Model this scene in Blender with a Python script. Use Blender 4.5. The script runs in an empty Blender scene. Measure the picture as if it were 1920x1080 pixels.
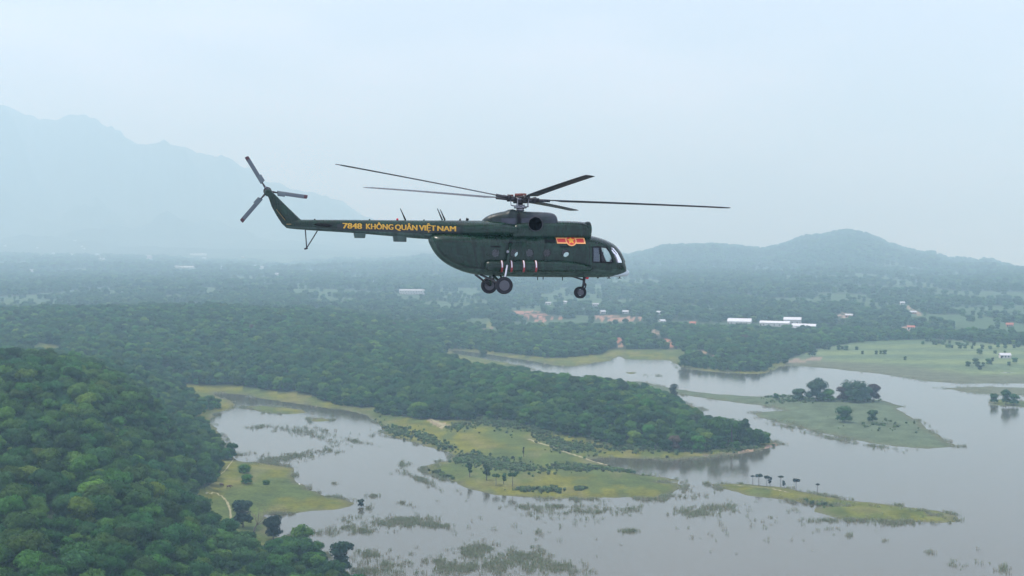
import bpy, bmesh, math, random
import numpy as np
from mathutils import Vector, Matrix, Euler
random.seed(7); RNG = np.random.default_rng(7)
R_ = math.radians
scene = bpy.context.scene
COL = scene.collection

# ------------------------------------------------------------------ camera
CAM_H = 100.0
FPX = 2638.0                                   # focal length in pixels of a 1920 wide frame
PITCH = math.atan(85.0 / FPX)
cam_d = bpy.data.cameras.new('camera'); cam = bpy.data.objects.new('camera', cam_d); COL.objects.link(cam)
cam_d.sensor_width = 36.0; cam_d.lens = 36.0 * FPX / 1920.0
cam_d.clip_start = 0.5; cam_d.clip_end = 60000
cam.location = (0, 0, CAM_H); cam.rotation_euler = (math.pi / 2 - PITCH, 0, 0)
scene.camera = cam
# ------------------------------------------------------------------ light
SUN_DIR = Vector((-0.40, 0.10, 0.91)).normalized()      # towards the sun
SUN_EL = math.asin(SUN_DIR.z); SUN_AZ = math.atan2(SUN_DIR.x, SUN_DIR.y)
world = bpy.data.worlds.new("World"); scene.world = world; world.use_nodes = True
wn = world.node_tree.nodes; wl = world.node_tree.links; wn.clear()
wo = wn.new('ShaderNodeOutputWorld'); bg = wn.new('ShaderNodeBackground')
sky = wn.new('ShaderNodeTexSky'); sky.sky_type = 'NISHITA'; sky.sun_disc = False
sky.sun_elevation = SUN_EL; sky.sun_rotation = SUN_AZ
sky.air_density = 1.0; sky.dust_density = 2.5; sky.ozone_density = 1.5; sky.altitude = 100
tc = wn.new('ShaderNodeTexCoord')
mp = wn.new('ShaderNodeMapping'); mp.inputs['Scale'].default_value = (1.0, 1.0, 3.2); mp.inputs['Rotation'].default_value = (0.25, 0.5, 0.3)
ns = wn.new('ShaderNodeTexNoise'); ns.inputs['Scale'].default_value = 3.0; ns.inputs['Detail'].default_value = 5
ns.inputs['Roughness'].default_value = 0.45
rp = wn.new('ShaderNodeMapRange'); rp.inputs['From Min'].default_value = 0.42; rp.inputs['From Max'].default_value = 0.68
rp.inputs['To Min'].default_value = 0.50; rp.inputs['To Max'].default_value = 1.0
mxw = wn.new('ShaderNodeMix'); mxw.data_type = 'RGBA'
mxw.inputs[7].default_value = (11.6, 12.3, 16.4, 1)        # thin bright overcast veil
wl.new(tc.outputs['Generated'], mp.inputs['Vector']); wl.new(mp.outputs[0], ns.inputs['Vector'])
wl.new(ns.outputs['Fac'], rp.inputs['Value']); wl.new(rp.outputs[0], mxw.inputs[0])
wl.new(sky.outputs[0], mxw.inputs[6]); wl.new(mxw.outputs[2], bg.inputs['Color'])
bg.inputs['Strength'].default_value = 0.115
wl.new(bg.outputs[0], wo.inputs['Surface'])
sun_d = bpy.data.lights.new('sun', 'SUN'); sun = bpy.data.objects.new('sun', sun_d); COL.objects.link(sun)
sun_d.energy = 3.6; sun_d.angle = R_(1.5); sun_d.color = (1.0, 0.97, 0.93)
sun.rotation_euler = SUN_DIR.to_track_quat('Z', 'Y').to_euler(); sun.location = (0, 0, 400)
HAZE_DENSITY = 2.55e-4
HAZE_COLOR = (0.54, 0.83, 1.0)
scene.view_settings.view_transform = 'Standard'; scene.view_settings.look = 'None'
scene.view_settings.exposure = -0.06; scene.view_settings.gamma = 1.0
scene.view_settings.use_curve_mapping = False
scene.render.engine = 'CYCLES'
cy = scene.cycles
cy.use_denoising = True; cy.max_bounces = 6; cy.diffuse_bounces = 2; cy.glossy_bounces = 2
cy.transparent_max_bounces = 24; cy.volume_bounces = 1; cy.transmission_bounces = 3
cy.sample_clamp_indirect = 4.0

# ------------------------------------------------------------------ helpers
def tag(o, label=None, cat=None, group=None, kind=None):
    if label: o['label'] = label
    if cat: o['category'] = cat
    if group: o['group'] = group
    if kind: o['kind'] = kind
    return o
def link(o, parent=None):
    COL.objects.link(o)
    if parent: o.parent = parent
    return o
def mesh_obj(name, verts, faces, mats=None, parent=None, smooth=False, mi=None):
    me = bpy.data.meshes.new(name); me.from_pydata([tuple(v) for v in verts], [], [tuple(f) for f in faces]); me.update()
    if mats:
        for m in (mats if isinstance(mats, (list, tuple)) else [mats]): me.materials.append(m)
    if mi is not None: me.polygons.foreach_set('material_index', mi)
    if smooth: me.polygons.foreach_set('use_smooth', [True] * len(me.polygons))
    return link(bpy.data.objects.new(name, me), parent)
def empty(name, loc=(0, 0, 0), rot=(0, 0, 0), parent=None):
    o = bpy.data.objects.new(name, None); o.location = loc; o.rotation_euler = rot; o.empty_display_size = 0.5
    return link(o, parent)
def fast_mesh(name, V, F, mats, smooth=False):
    """V (n,3) array, F (m,k) int array"""
    me = bpy.data.meshes.new(name); n, (m, k) = len(V), F.shape
    me.vertices.add(n); me.vertices.foreach_set('co', np.ascontiguousarray(V, dtype=np.float32).ravel())
    me.loops.add(m * k); me.loops.foreach_set('vertex_index', np.ascontiguousarray(F, dtype=np.int32).ravel())
    me.polygons.add(m); me.polygons.foreach_set('loop_start', np.arange(0, m * k, k, dtype=np.int32))
    me.polygons.foreach_set('loop_total', np.full(m, k, dtype=np.int32))
    if smooth: me.polygons.foreach_set('use_smooth', np.ones(m, dtype=bool))
    me.update(calc_edges=True)
    for mt in mats: me.materials.append(mt)
    return me
def pchip(x, y, xi):
    x = np.asarray(x, float); y = np.asarray(y, float); xi = np.asarray(xi, float)
    h = np.diff(x); d = np.diff(y, axis=0) / (h if y.ndim == 1 else h[:, None])
    m = np.zeros_like(y)
    s = (d[:-1] * d[1:]) > 0
    with np.errstate(divide='ignore', invalid='ignore'):
        hm = np.where(s, 2 * d[:-1] * d[1:] / (d[:-1] + d[1:]), 0)
    m[1:-1] = hm; m[0] = d[0]; m[-1] = d[-1]
    i = np.clip(np.searchsorted(x, xi) - 1, 0, len(x) - 2)
    t = np.clip((xi - x[i]) / h[i], 0, 1); hh = h[i]
    if y.ndim > 1: t = t[:, None]; hh = hh[:, None]
    return ((2*t**3 - 3*t**2 + 1) * y[i] + (t**3 - 2*t**2 + t) * hh * m[i] + (-2*t**3 + 3*t**2) * y[i+1] + (t**3 - t**2) * hh * m[i+1])
_lat = np.random.default_rng(11).random((256, 256))
def vnoise(x, y):
    xi = np.floor(x).astype(int); yi = np.floor(y).astype(int); fx = x - xi; fy = y - yi
    fx = fx*fx*(3-2*fx); fy = fy*fy*(3-2*fy)
    a = _lat[xi & 255, yi & 255]; b = _lat[(xi+1) & 255, yi & 255]; c = _lat[xi & 255, (yi+1) & 255]; d = _lat[(xi+1) & 255, (yi+1) & 255]
    return (a*(1-fx)+b*fx)*(1-fy) + (c*(1-fx)+d*fx)*fy
def fbm(x, y, octv=4):
    v = 0; a = 0.5; s = 0
    for k in range(octv):
        v = v + a * vnoise(x * 2**k + 17*k, y * 2**k + 31*k); s += a; a *= 0.5
    return v / s
def sstep(a, b, x):
    t = np.clip((x - a) / (b - a), 0, 1); return t*t*(3-2*t)

def tube(pts, rads, seg=7):
    V = []; F = []; pts = [Vector(p) for p in pts]
    for i, p in enumerate(pts):
        d = (pts[min(i+1, len(pts)-1)] - pts[max(i-1, 0)]).normalized()
        a = d.orthogonal().normalized() if abs(d.z) < 0.99 else Vector((1, 0, 0)); a = (a - d*a.dot(d)).normalized(); c = d.cross(a)
        for k in range(seg):
            t = 2*math.pi*k/seg; V.append(p + (a*math.cos(t) + c*math.sin(t))*rads[i])
    for i in range(len(pts)-1):
        for k in range(seg): F.append((i*seg+k, i*seg+(k+1) % seg, (i+1)*seg+(k+1) % seg, (i+1)*seg+k))
    F.append(tuple(range(seg-1, -1, -1))); F.append(tuple((len(pts)-1)*seg+k for k in range(seg)))
    return V, F
def merge(parts):
    V = []; F = []
    for v, f in parts:
        o = len(V); V += list(v); F += [tuple(i+o for i in ff) for ff in f]
    return V, F
def geo_mesh(name, VF, m):
    me = bpy.data.meshes.new(name); me.from_pydata([tuple(v) for v in VF[0]], [], VF[1]); me.materials.append(m); me.update(); return me

# measured bearings of the photograph -> rays in the world, used to survey where things stand
cp, sp = math.cos(PITCH), math.sin(PITCH)
def ray(px, py):
    u = (np.asarray(px, float) - 960) / FPX; v = (540 - np.asarray(py, float)) / FPX
    return u, cp + sp * v, cp * v - sp
def ground(px, py, z=0.0):
    dx, dy, dz = ray(px, py); t = (z - CAM_H) / dz
    return dx * t, dy * t
def project(x, y, z):
    zz = z - CAM_H; f = y * cp - zz * sp; v = y * sp + zz * cp
    return 960 + FPX * x / f, 540 - FPX * v / f

# ------------------------------------------------------------------ materials
def mat(name, color=(0.5, 0.5, 0.5), rough=0.5, metal=0.0, spec=0.5, noise=None, coat=0.0):
    m = bpy.data.materials.new(name); m.use_nodes = True; nt = m.node_tree
    b = nt.nodes['Principled BSDF']
    b.inputs['Base Color'].default_value = (*color, 1); b.inputs['Roughness'].default_value = rough
    b.inputs['Metallic'].default_value = metal; b.inputs['Specular IOR Level'].default_value = spec
    b.inputs['Coat Weight'].default_value = coat; b.inputs['Coat Roughness'].default_value = 0.15
    if noise:
        scale, amt = noise
        t = nt.nodes.new('ShaderNodeTexCoord'); n = nt.nodes.new('ShaderNodeTexNoise'); n.inputs['Scale'].default_value = scale
        n.inputs['Detail'].default_value = 5
        r = nt.nodes.new('ShaderNodeMapRange'); r.inputs['From Min'].default_value = 0.3; r.inputs['From Max'].default_value = 0.7
        r.inputs['To Min'].default_value = 1 - amt; r.inputs['To Max'].default_value = 1 + amt
        mx = nt.nodes.new('ShaderNodeMix'); mx.data_type = 'RGBA'; mx.blend_type = 'MULTIPLY'; mx.inputs[0].default_value = 1
        mx.inputs[6].default_value = (*color, 1)
        nt.links.new(t.outputs['Object'], n.inputs['Vector']); nt.links.new(n.outputs['Fac'], r.inputs['Value'])
        nt.links.new(r.outputs[0], mx.inputs[7]); nt.links.new(mx.outputs[2], b.inputs['Base Color'])
    return m

def foliage_mat(name, color, rand=0.34, transl=0.16):
    """one leaf colour, varied per tree and per clump"""
    m = bpy.data.materials.new(name); m.use_nodes = True; nt = m.node_tree; N = nt.nodes; L = nt.links
    b = N['Principled BSDF']; b.inputs['Roughness'].default_value = 0.6; b.inputs['Specular IOR Level'].default_value = 0.05
    oi = N.new('ShaderNodeObjectInfo')
    hsv = N.new('ShaderNodeHueSaturation')
    mr = N.new('ShaderNodeMapRange'); mr.inputs['To Min'].default_value = 1 - rand; mr.inputs['To Max'].default_value = 1 + rand * 1.3
    L.new(oi.outputs['Random'], mr.inputs['Value'])
    mu = N.new('ShaderNodeMath'); mu.operation = 'MULTIPLY'; mu.inputs[1].default_value = 7.31
    fr = N.new('ShaderNodeMath'); fr.operation = 'FRACT'
    L.new(oi.outputs['Random'], mu.inputs[0]); L.new(mu.outputs[0], fr.inputs[0])
    mh = N.new('ShaderNodeMapRange'); mh.inputs['To Min'].default_value = 0.478; mh.inputs['To Max'].default_value = 0.522
    L.new(fr.outputs[0], mh.inputs['Value']); L.new(mh.outputs[0], hsv.inputs['Hue'])
    g = N.new('ShaderNodeNewGeometry')
    n = N.new('ShaderNodeTexNoise'); n.inputs['Scale'].default_value = 0.55; n.inputs['Detail'].default_value = 4
    L.new(g.outputs['Position'], n.inputs['Vector'])
    m2 = N.new('ShaderNodeMapRange'); m2.inputs['From Min'].default_value = 0.3; m2.inputs['From Max'].default_value = 0.7
    m2.inputs['To Min'].default_value = 0.7; m2.inputs['To Max'].default_value = 1.3
    L.new(n.outputs['Fac'], m2.inputs['Value'])
    pr = N.new('ShaderNodeMath'); pr.operation = 'MULTIPLY'
    L.new(mr.outputs[0], pr.inputs[0]); L.new(m2.outputs[0], pr.inputs[1]); L.new(pr.outputs[0], hsv.inputs['Value'])
    hsv.inputs['Color'].default_value = color; L.new(hsv.outputs[0], b.inputs['Base Color'])
    tr = N.new('ShaderNodeBsdfTranslucent'); L.new(hsv.outputs[0], tr.inputs['Color'])
    ms = N.new('ShaderNodeMixShader'); ms.inputs[0].default_value = transl
    L.new(b.outputs[0], ms.inputs[1]); L.new(tr.outputs[0], ms.inputs[2])
    L.new(ms.outputs[0], N['Material Output'].inputs['Surface'])
    return m
_lm = {}
def leaf(c):
    k = tuple(round(v, 4) for v in c[:3])
    if k not in _lm: _lm[k] = foliage_mat('leaf_clumps', (*k, 1))
    return _lm[k]
M_LEAF = leaf((0.035, 0.088, 0.026))
def tinted(me, c):
    m2 = me.copy(); m2.materials[0] = leaf(c); return m2
M_BARK = mat('bark', (0.10, 0.085, 0.07), 0.9, noise=(3, 0.3))

# ground cover: the land's own colours, per vertex, with fine grain
def ground_mat(name, grain=0.35, sc1=0.10, sc2=0.8, bump=0.0):
    m = bpy.data.materials.new(name); m.use_nodes = True; nt = m.node_tree; N = nt.nodes; L = nt.links
    b = N['Principled BSDF']; b.inputs['Roughness'].default_value = 0.95; b.inputs['Specular IOR Level'].default_value = 0.1
    a = N.new('ShaderNodeVertexColor'); a.layer_name = 'Col'
    g = N.new('ShaderNodeNewGeometry')
    n1 = N.new('ShaderNodeTexNoise'); n1.inputs['Scale'].default_value = sc1; n1.inputs['Detail'].default_value = 6
    n2 = N.new('ShaderNodeTexNoise'); n2.inputs['Scale'].default_value = sc2; n2.inputs['Detail'].default_value = 3
    L.new(g.outputs['Position'], n1.inputs['Vector']); L.new(g.outputs['Position'], n2.inputs['Vector'])
    ad = N.new('ShaderNodeMath'); ad.operation = 'ADD'; L.new(n1.outputs['Fac'], ad.inputs[0]); L.new(n2.outputs['Fac'], ad.inputs[1])
    r = N.new('ShaderNodeMapRange'); r.inputs['From Min'].default_value = 0.7; r.inputs['From Max'].default_value = 1.3
    r.inputs['To Min'].default_value = 1 - grain; r.inputs['To Max'].default_value = 1 + grain
    L.new(ad.outputs[0], r.inputs['Value'])
    mx = N.new('ShaderNodeMix'); mx.data_type = 'RGBA'; mx.blend_type = 'MULTIPLY'; mx.inputs[0].default_value = 1
    L.new(a.outputs['Color'], mx.inputs[6]); L.new(r.outputs[0], mx.inputs[7]); L.new(mx.outputs[2], b.inputs['Base Color'])
    if bump:
        bp = N.new('ShaderNodeBump'); bp.inputs['Strength'].default_value = 0.8; bp.inputs['Distance'].default_value = bump
        L.new(n1.outputs['Fac'], bp.inputs['Height']); L.new(bp.outputs[0], b.inputs['Normal'])
    return m
M_GROUND = ground_mat('ground_cover')
M_HILL = ground_mat('wooded_slopes', 0.3, 0.02, 0.09, 14.0)
M_MOUNT = ground_mat('mountain_slopes', 0.25, 0.004, 0.02, 60.0)

M_WATER = bpy.data.materials.new('silty_water'); M_WATER.use_nodes = True
nt = M_WATER.node_tree; b = nt.nodes['Principled BSDF']
b.inputs['Base Color'].default_value = (0.135, 0.155, 0.145, 1); b.inputs['Roughness'].default_value = 0.09; b.inputs['IOR'].default_value = 1.33
g_ = nt.nodes.new('ShaderNodeNewGeometry'); mpn = nt.nodes.new('ShaderNodeMapping'); mpn.inputs['Scale'].default_value = (0.5, 0.9, 1)
n_ = nt.nodes.new('ShaderNodeTexNoise'); n_.inputs['Scale'].default_value = 0.9; n_.inputs['Detail'].default_value = 4
bp_ = nt.nodes.new('ShaderNodeBump'); bp_.inputs['Strength'].default_value = 0.22; bp_.inputs['Distance'].default_value = 0.12
nt.links.new(g_.outputs['Position'], mpn.inputs['Vector']); nt.links.new(mpn.outputs[0], n_.inputs['Vector'])
nt.links.new(n_.outputs['Fac'], bp_.inputs['Height']); nt.links.new(bp_.outputs[0], b.inputs['Normal'])
n3 = nt.nodes.new('ShaderNodeTexNoise'); n3.inputs['Scale'].default_value = 0.006; n3.inputs['Detail'].default_value = 4
nt.links.new(g_.outputs['Position'], n3.inputs['Vector'])
cr = nt.nodes.new('ShaderNodeMix'); cr.data_type = 'RGBA'
cr.inputs[6].default_value = (0.064, 0.066, 0.044, 1); cr.inputs[7].default_value = (0.095, 0.088, 0.056, 1)
nt.links.new(n3.outputs['Fac'], cr.inputs[0]); nt.links.new(cr.outputs[2], b.inputs['Base Color'])

# ------------------------------------------------------------------ the lay of the land
LAKE = [(700,1500),(705,1120),(655,1076),(585,1032),(510,996),(490,978),(500,966),(560,962),(640,956),(674,945),(640,936),(600,925),(572,913),(556,897),(550,880),(520,874),
 (480,868),(450,864),(438,858),(425,850),(418,835),(412,815),(400,798),(396,786),(400,776),(430,768),(443,760),(425,748),(398,742),(402,736),(450,739),(500,748),(560,757),
 (620,766),(680,775),(705,787),(717,802),(716,812),(740,820),(790,834),(842,848),(848,858),(838,864),(820,866),(804,871),(799,880),(808,891),(850,903),(890,919),(940,929),
 (1020,935),(1100,936),(1170,934),(1235,937),(1250,926),(1278,912),(1262,906),(1240,904),(1285,903),(1250,896),(1190,888),(1160,878),(1130,868),(1108,861),(1160,858),
 (1250,862),(1330,858),(1400,849),(1440,838),(1464,832),(1450,826),(1425,817),(1390,806),(1350,795),(1318,780),(1296,760),(1262,748),(1240,742),(1150,732),(1060,718),
 (1010,705),(985,699),(1000,692),(960,682),(900,671),(850,663),(850,657),(900,662),(960,671),(1010,680),(1050,687),(1092,687),(1095,682),(1140,678),(1160,668),(1175,674),
 (1260,675),(1275,690),(1330,697),(1400,701),(1440,700),(1455,692),(1470,685),(1560,691),(1650,701),(1750,716),(1800,719),(1950,719),(2700,745),(2700,1500)]
ISLANDS = [
 [(1170,712),(1205,716),(1250,727),(1330,738),(1420,744),(1480,741),(1560,749),(1650,750),(1692,762),(1682,766),(1722,790),(1765,822),(1798,836),(1740,842),(1640,832),(1560,815),(1480,797),
  (1418,782),(1408,774),(1470,770),(1440,762),(1330,748),(1240,735),(1190,726)],
 [(1850,754),(1870,748),(1905,750),(1960,758),(1960,765),(1890,762),(1858,759)],
 [(1760,727),(1830,725),(1960,728),(1960,742),(1870,741),(1810,735)],
 [(1333,907),(1400,908),(1470,914),(1530,927),(1580,937),(1680,949),(1760,959),(1790,969),(1786,978),(1750,981),(1700,979),(1640,975),(1580,974),(1545,963),(1533,954),(1556,948),(1480,939),(1400,930),(1360,918)],
 [(1172,698),(1185,697),(1194,700),(1184,702)],[(1210,704),(1222,702),(1233,704),(1222,706)],
 [(1284,760),(1300,762),(1318,768),(1306,770),(1290,766)],
 [(450,762),(500,760),(560,768),(585,775),(540,777),(480,772)],
 [(560,782),(610,785),(625,790),(590,792)],
]
def topoly(pts, z=0.0):
    a = np.array(pts, float); x, y = ground(a[:, 0], a[:, 1], z); return np.stack([x, y], 1)
LAKE_W = topoly(LAKE); ISL_W = [topoly(p) for p in ISLANDS]
def inside(poly, x, y):
    c = np.zeros(np.shape(x), bool); n = len(poly)
    for i in range(n):
        x1, y1 = poly[i]; x2, y2 = poly[(i+1) % n]
        if y1 == y2: continue
        m = ((y1 > y) != (y2 > y)) & (x < (x2-x1) * (y-y1) / (y2-y1) + x1); c ^= m
    return c
def sdist(poly, x, y):
    d = np.full(np.shape(x), 1e18); n = len(poly)
    for i in range(n):
        a = poly[i]; bb = poly[(i+1) % n]; ex, ey = bb - a; L2 = ex*ex + ey*ey
        wx, wy = x - a[0], y - a[1]; t = np.clip((wx*ex + wy*ey) / L2, 0, 1)
        d = np.minimum(d, (wx - t*ex)**2 + (wy - t*ey)**2)
    return np.where(inside(poly, x, y), 1, -1) * np.sqrt(d)
def land_sd(x, y):
    s = -sdist(LAKE_W, x, y)
    for p in ISL_W:
        x0, y0 = p.min(0) - 60; x1, y1 = p.max(0) + 60
        m = (x > x0) & (x < x1) & (y > y0) & (y < y1)
        if np.any(m):
            q = sdist(p, x[m], y[m]); s[m] = np.maximum(s[m], q)
    wob = (fbm(x/9.0, y/13.0, 3) - 0.5) * 7.0
    return s + wob
# heights by bearing (photo column) and range
RR = [100, 200, 300, 450, 600, 750, 850, 950, 1100, 1300, 1500, 1900, 4300, 6600, 8600, 10600, 13200, 16000]
def skyz(y, r): return CAM_H - (y - 455) / FPX * r
MT = [(-900,330),(-600,260),(-300,240),(-100,200),(0,213),(22,216),(48,226),(75,243),(105,242),(130,235),(165,232),(190,241),(215,250),(245,266),(282,282),(305,277),(330,274),(350,277),(372,287),
      (400,293),(440,305),(470,322),(500,342),(540,356),(580,364),(620,376),(660,390),(700,408),(740,428),(780,444),(830,456),(900,462),(1000,468),(1100,474),(1200,480),(1500,490),(2600,490)]
RH = [(-900,500),(0,500),(250,497),(420,500),(560,501),(640,492),(700,489),(760,484),(820,480),(880,482),(1000,486),(1100,488),(1180,478),(1230,468),(1290,461),(1350,463),(1400,468),(1432,471),
      (1460,462),(1490,449),(1540,442),(1588,435),(1620,441),(1650,453),(1690,466),(1740,477),(1790,484),(1850,488),(1890,496),(1920,505),(2000,515),(2100,508),(2600,500)]
mtx, mty = np.array(MT).T; rhx, rhy = np.array(RH).T
def jag(p, amp): return amp*((fbm(p/38.0, p*0+3, 4)-.5)*1.4 + (fbm(p/11.0, p*0+9, 3)-.5)*.6)
BX = [-900, 0, 200, 320, 400, 470, 600, 700, 850, 1000, 1150, 1250, 1350, 1450, 1600, 1920, 2600]
BZ = {  # RR index: 100 200 300 450 600 750 850 950 1100 1300 1500 1900
 -900:[22,22,26,38,46,40,30,22,16,22,26,8], 0:[22,22,25,36,47,36,26,20,16,22,26,8], 200:[20,21,23,31,38,31,22,18,17,22,26,8],
 320:[14,17,19,22,21,16,12,10,15,22,26,9], 400:[8,9,9,6,3,3,3,6,14,22,26,10], 470:[2,3,4,3,2,1,2,6,13,21,24,10], 600:[0,0,0,0,0,0,1,5,11,18,21,9],
 700:[0,0,0,0,0,0,2,6,10,13,12,6], 850:[0,0,0,0,0,1,5,6,4,3,6,5], 1000:[0,0,0,0,0,3,9,5,1,1,3,5], 1150:[0,0,0,0,0,9,10,3,0,1,3,5],
 1250:[0,0,0,0,0,7,4,0,0,1,3,7], 1350:[0,0,0,0,0,2,0,0,0,2,3,6], 1450:[0,0,0,0,0,0,0,0,0,1,2,5], 1600:[0,0,0,0,0,0,0,0,0,0,1,4], 1920:[0,0,0,0,0,0,0,0,0,0,1,3], 2600:[0]*11+[3]}
CPX = np.arange(-900, 2601, 8.0); FR = np.concatenate([np.arange(100, 2000, 20.0), np.arange(2000, 16001, 75.0)])
_bz = np.array([BZ[k] for k in BX], float)
_tab = np.zeros((len(CPX), len(RR)))
for k in range(12): _tab[:, k] = pchip(BX, _bz[:, k], CPX)
crest = skyz(np.interp(CPX, rhx, rhy) + jag(CPX, 7.0), 6600) - 12
_tab[:, 13] = crest; _tab[:, 12] = 6 + np.clip(crest, 0, 200) * 0.10
lf = sstep(700, 100, CPX)
_tab[:, 12] = _tab[:, 12] * (1 - lf) + 5 * lf; _tab[:, 13] = _tab[:, 13] * (1 - lf) + 22 * lf
_tab[:, 14] = 45; _tab[:, 15] = np.maximum(50, skyz(np.interp(CPX, mtx, mty), 13200) * 0.13 + 30)
_tab[:, 16] = skyz(np.interp(CPX, mtx, mty) + jag(CPX+500, 13.0), 13200); _tab[:, 17] = _tab[:, 16] * 0.6
wr = sstep(1120, 1260, CPX)                  # the land beyond the right-hand ridge falls away
for k in (14, 15, 16, 17): _tab[:, k] = _tab[:, k]*(1-wr) + skyz(np.interp(CPX, rhx, rhy) + 12, RR[k])*wr
HT = pchip(RR, _tab.T, FR)            # (nFR, nCPX)
def height(x, y, s=None):
    if s is None: s = land_sd(x, y)
    r = np.hypot(x, y); px = np.clip(960 + FPX * x / np.maximum(y, 1), -899, 2599)
    # spurs: warp the range with noise, the more the farther
    w = sstep(1700, 2600, r) * (1 - np.exp(-((r - 6600) / 450.0)**2)) * (1 - np.exp(-((r - 13200) / 700.0)**2))
    r2 = r + w * (fbm(x/700.0, y/700.0, 4) - 0.5) * 0.26 * r
    fi = np.interp(r2, FR, np.arange(len(FR))); ci = (px + 900) / 8.0
    i = np.clip(fi.astype(int), 0, len(FR)-2); j = np.clip(ci.astype(int), 0, len(CPX)-2); a = fi - i; c = ci - j
    H = (HT[i, j]*(1-a) + HT[i+1, j]*a)*(1-c) + (HT[i, j+1]*(1-a) + HT[i+1, j+1]*a)*c
    z = np.clip(s * 0.07, -3.0, 1.0) + H * sstep(0, 70, s)
    z = z + (fbm(x/40.0, y/40.0, 3) - 0.5) * 3.0 * sstep(25, 90, s)
    z = z + w * (fbm(x/160.0, y/160.0, 4) - 0.5) * np.clip(H, 0, 900) * 0.36
    return z
def hpt(x, y): return float(height(np.array([x], float), np.array([y], float))[0])
def place(px, py):
    """the point of the land seen at a bearing"""
    dx, dy, dz = ray(px, py); t = np.concatenate([np.arange(200, 1500, 3.0), np.arange(1500, 14000, 12.0)])
    X = dx*t; Y = dy*t; Z = CAM_H + dz*t; hh = np.maximum(height(X, Y), 0); k = np.argmax(Z <= hh)
    if Z[k] > hh[k]: k = -1
    return float(X[k]), float(Y[k]), float(hh[k])
def px_poly(poly, px, py): return inside(np.array(poly, float), px, py)

# open ground (not wooded), in bearings of its ground points
OPEN = [
 [(405,868),(470,858),(560,870),(620,920),(690,945),(640,970),(560,972),(505,985),(485,1018),(432,1016),(385,998),(366,955),(370,922),(404,902),(414,885)],
 [(330,745),(345,722),(430,722),(500,733),(580,740),(625,762),(700,775),(740,781),(800,787),(920,787),(970,795),(1040,812),(1110,826),(1160,838),(1250,846),(1330,848),(1390,843),
  (1470,842),(1400,880),(1300,1000),(720,1000),(700,830),(560,770),(400,762)],
 [(58,650),(80,643),(120,652),(122,668),(95,672),(64,662)],[(150,676),(168,668),(186,675),(180,690),(158,692)],
 [(846,664),(900,668),(960,681),(1012,690),(1010,700),(960,705),(900,694),(862,688)],
 [(1460,700),(1480,672),(1540,652),(1620,640),(1760,636),(1960,652),(2400,660),(2400,740),(1460,740)],
 [(800,672),(870,655),(960,664),(1040,672),(1130,664),(1140,655),(1280,655),(1290,672),(1260,690),(1000,700)],
 [(880,600),(915,598),(925,612),(885,616)],
]
FIELD_L = OPEN[5]
SOIL = [([(958,584),(985,580),(1010,584),(1030,592),(1060,592),(1052,600),(1030,598),(1018,606),(1000,600),(975,592)],(0.42,0.20,0.12)),
 ([(1152,636),(1160,632),(1170,636),(1170,645),(1158,650),(1152,644)],(0.50,0.19,0.10)),([(1158,648),(1168,648),(1175,653),(1162,655)],(0.42,0.28,0.16)),
 ([(1224,632),(1240,634),(1262,638),(1266,648),(1258,650),(1248,643),(1230,640)],(0.52,0.22,0.11)),([(1214,616),(1236,620),(1240,628),(1226,630)],(0.34,0.25,0.16)),
 ([(1114,592),(1150,590),(1210,596),(1200,602),(1150,600),(1120,600)],(0.42,0.24,0.15)),
 ([(1300,655),(1312,656),(1335,664),(1350,672),(1325,672),(1306,664)],(0.50,0.33,0.17)),
 ([(1384,846),(1392,840),(1410,841),(1420,843),(1404,850),(1386,852)],(0.50,0.34,0.20)),([(1432,838),(1445,833),(1464,831),(1455,838),(1436,842)],(0.45,0.30,0.22)),
 ([(1560,590),(1580,586),(1600,592),(1590,600),(1568,598)],(0.38,0.28,0.20)),([(1688,570),(1700,572),(1730,590),(1722,592)],(0.40,0.27,0.18)),([(1690,612),(1706,610),(1712,622),(1698,620)],(0.42,0.27,0.18)),
 ([(800,786),(818,788),(842,797),(848,800),(826,803),(812,795)],(0.36,0.29,0.16)),([(1300,856),(1400,846),(1440,840),(1440,846),(1330,862)],(0.20,0.16,0.09)),
 ([(1470,676),(1500,672),(1545,668),(1540,674),(1490,682)],(0.30,0.23,0.16)),
 ([(900,616),(935,614),(936,622),(902,623)],(0.24,0.17,0.12)),
]
def is_open(px, py):
    m = np.zeros(np.shape(px), bool)
    for p in OPEN: m |= px_poly(p, px, py)
    return m
def is_soil(px, py):
    m = np.zeros(np.shape(px), bool)
    for p, c in SOIL: m |= px_poly(p, px, py)
    return m

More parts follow.
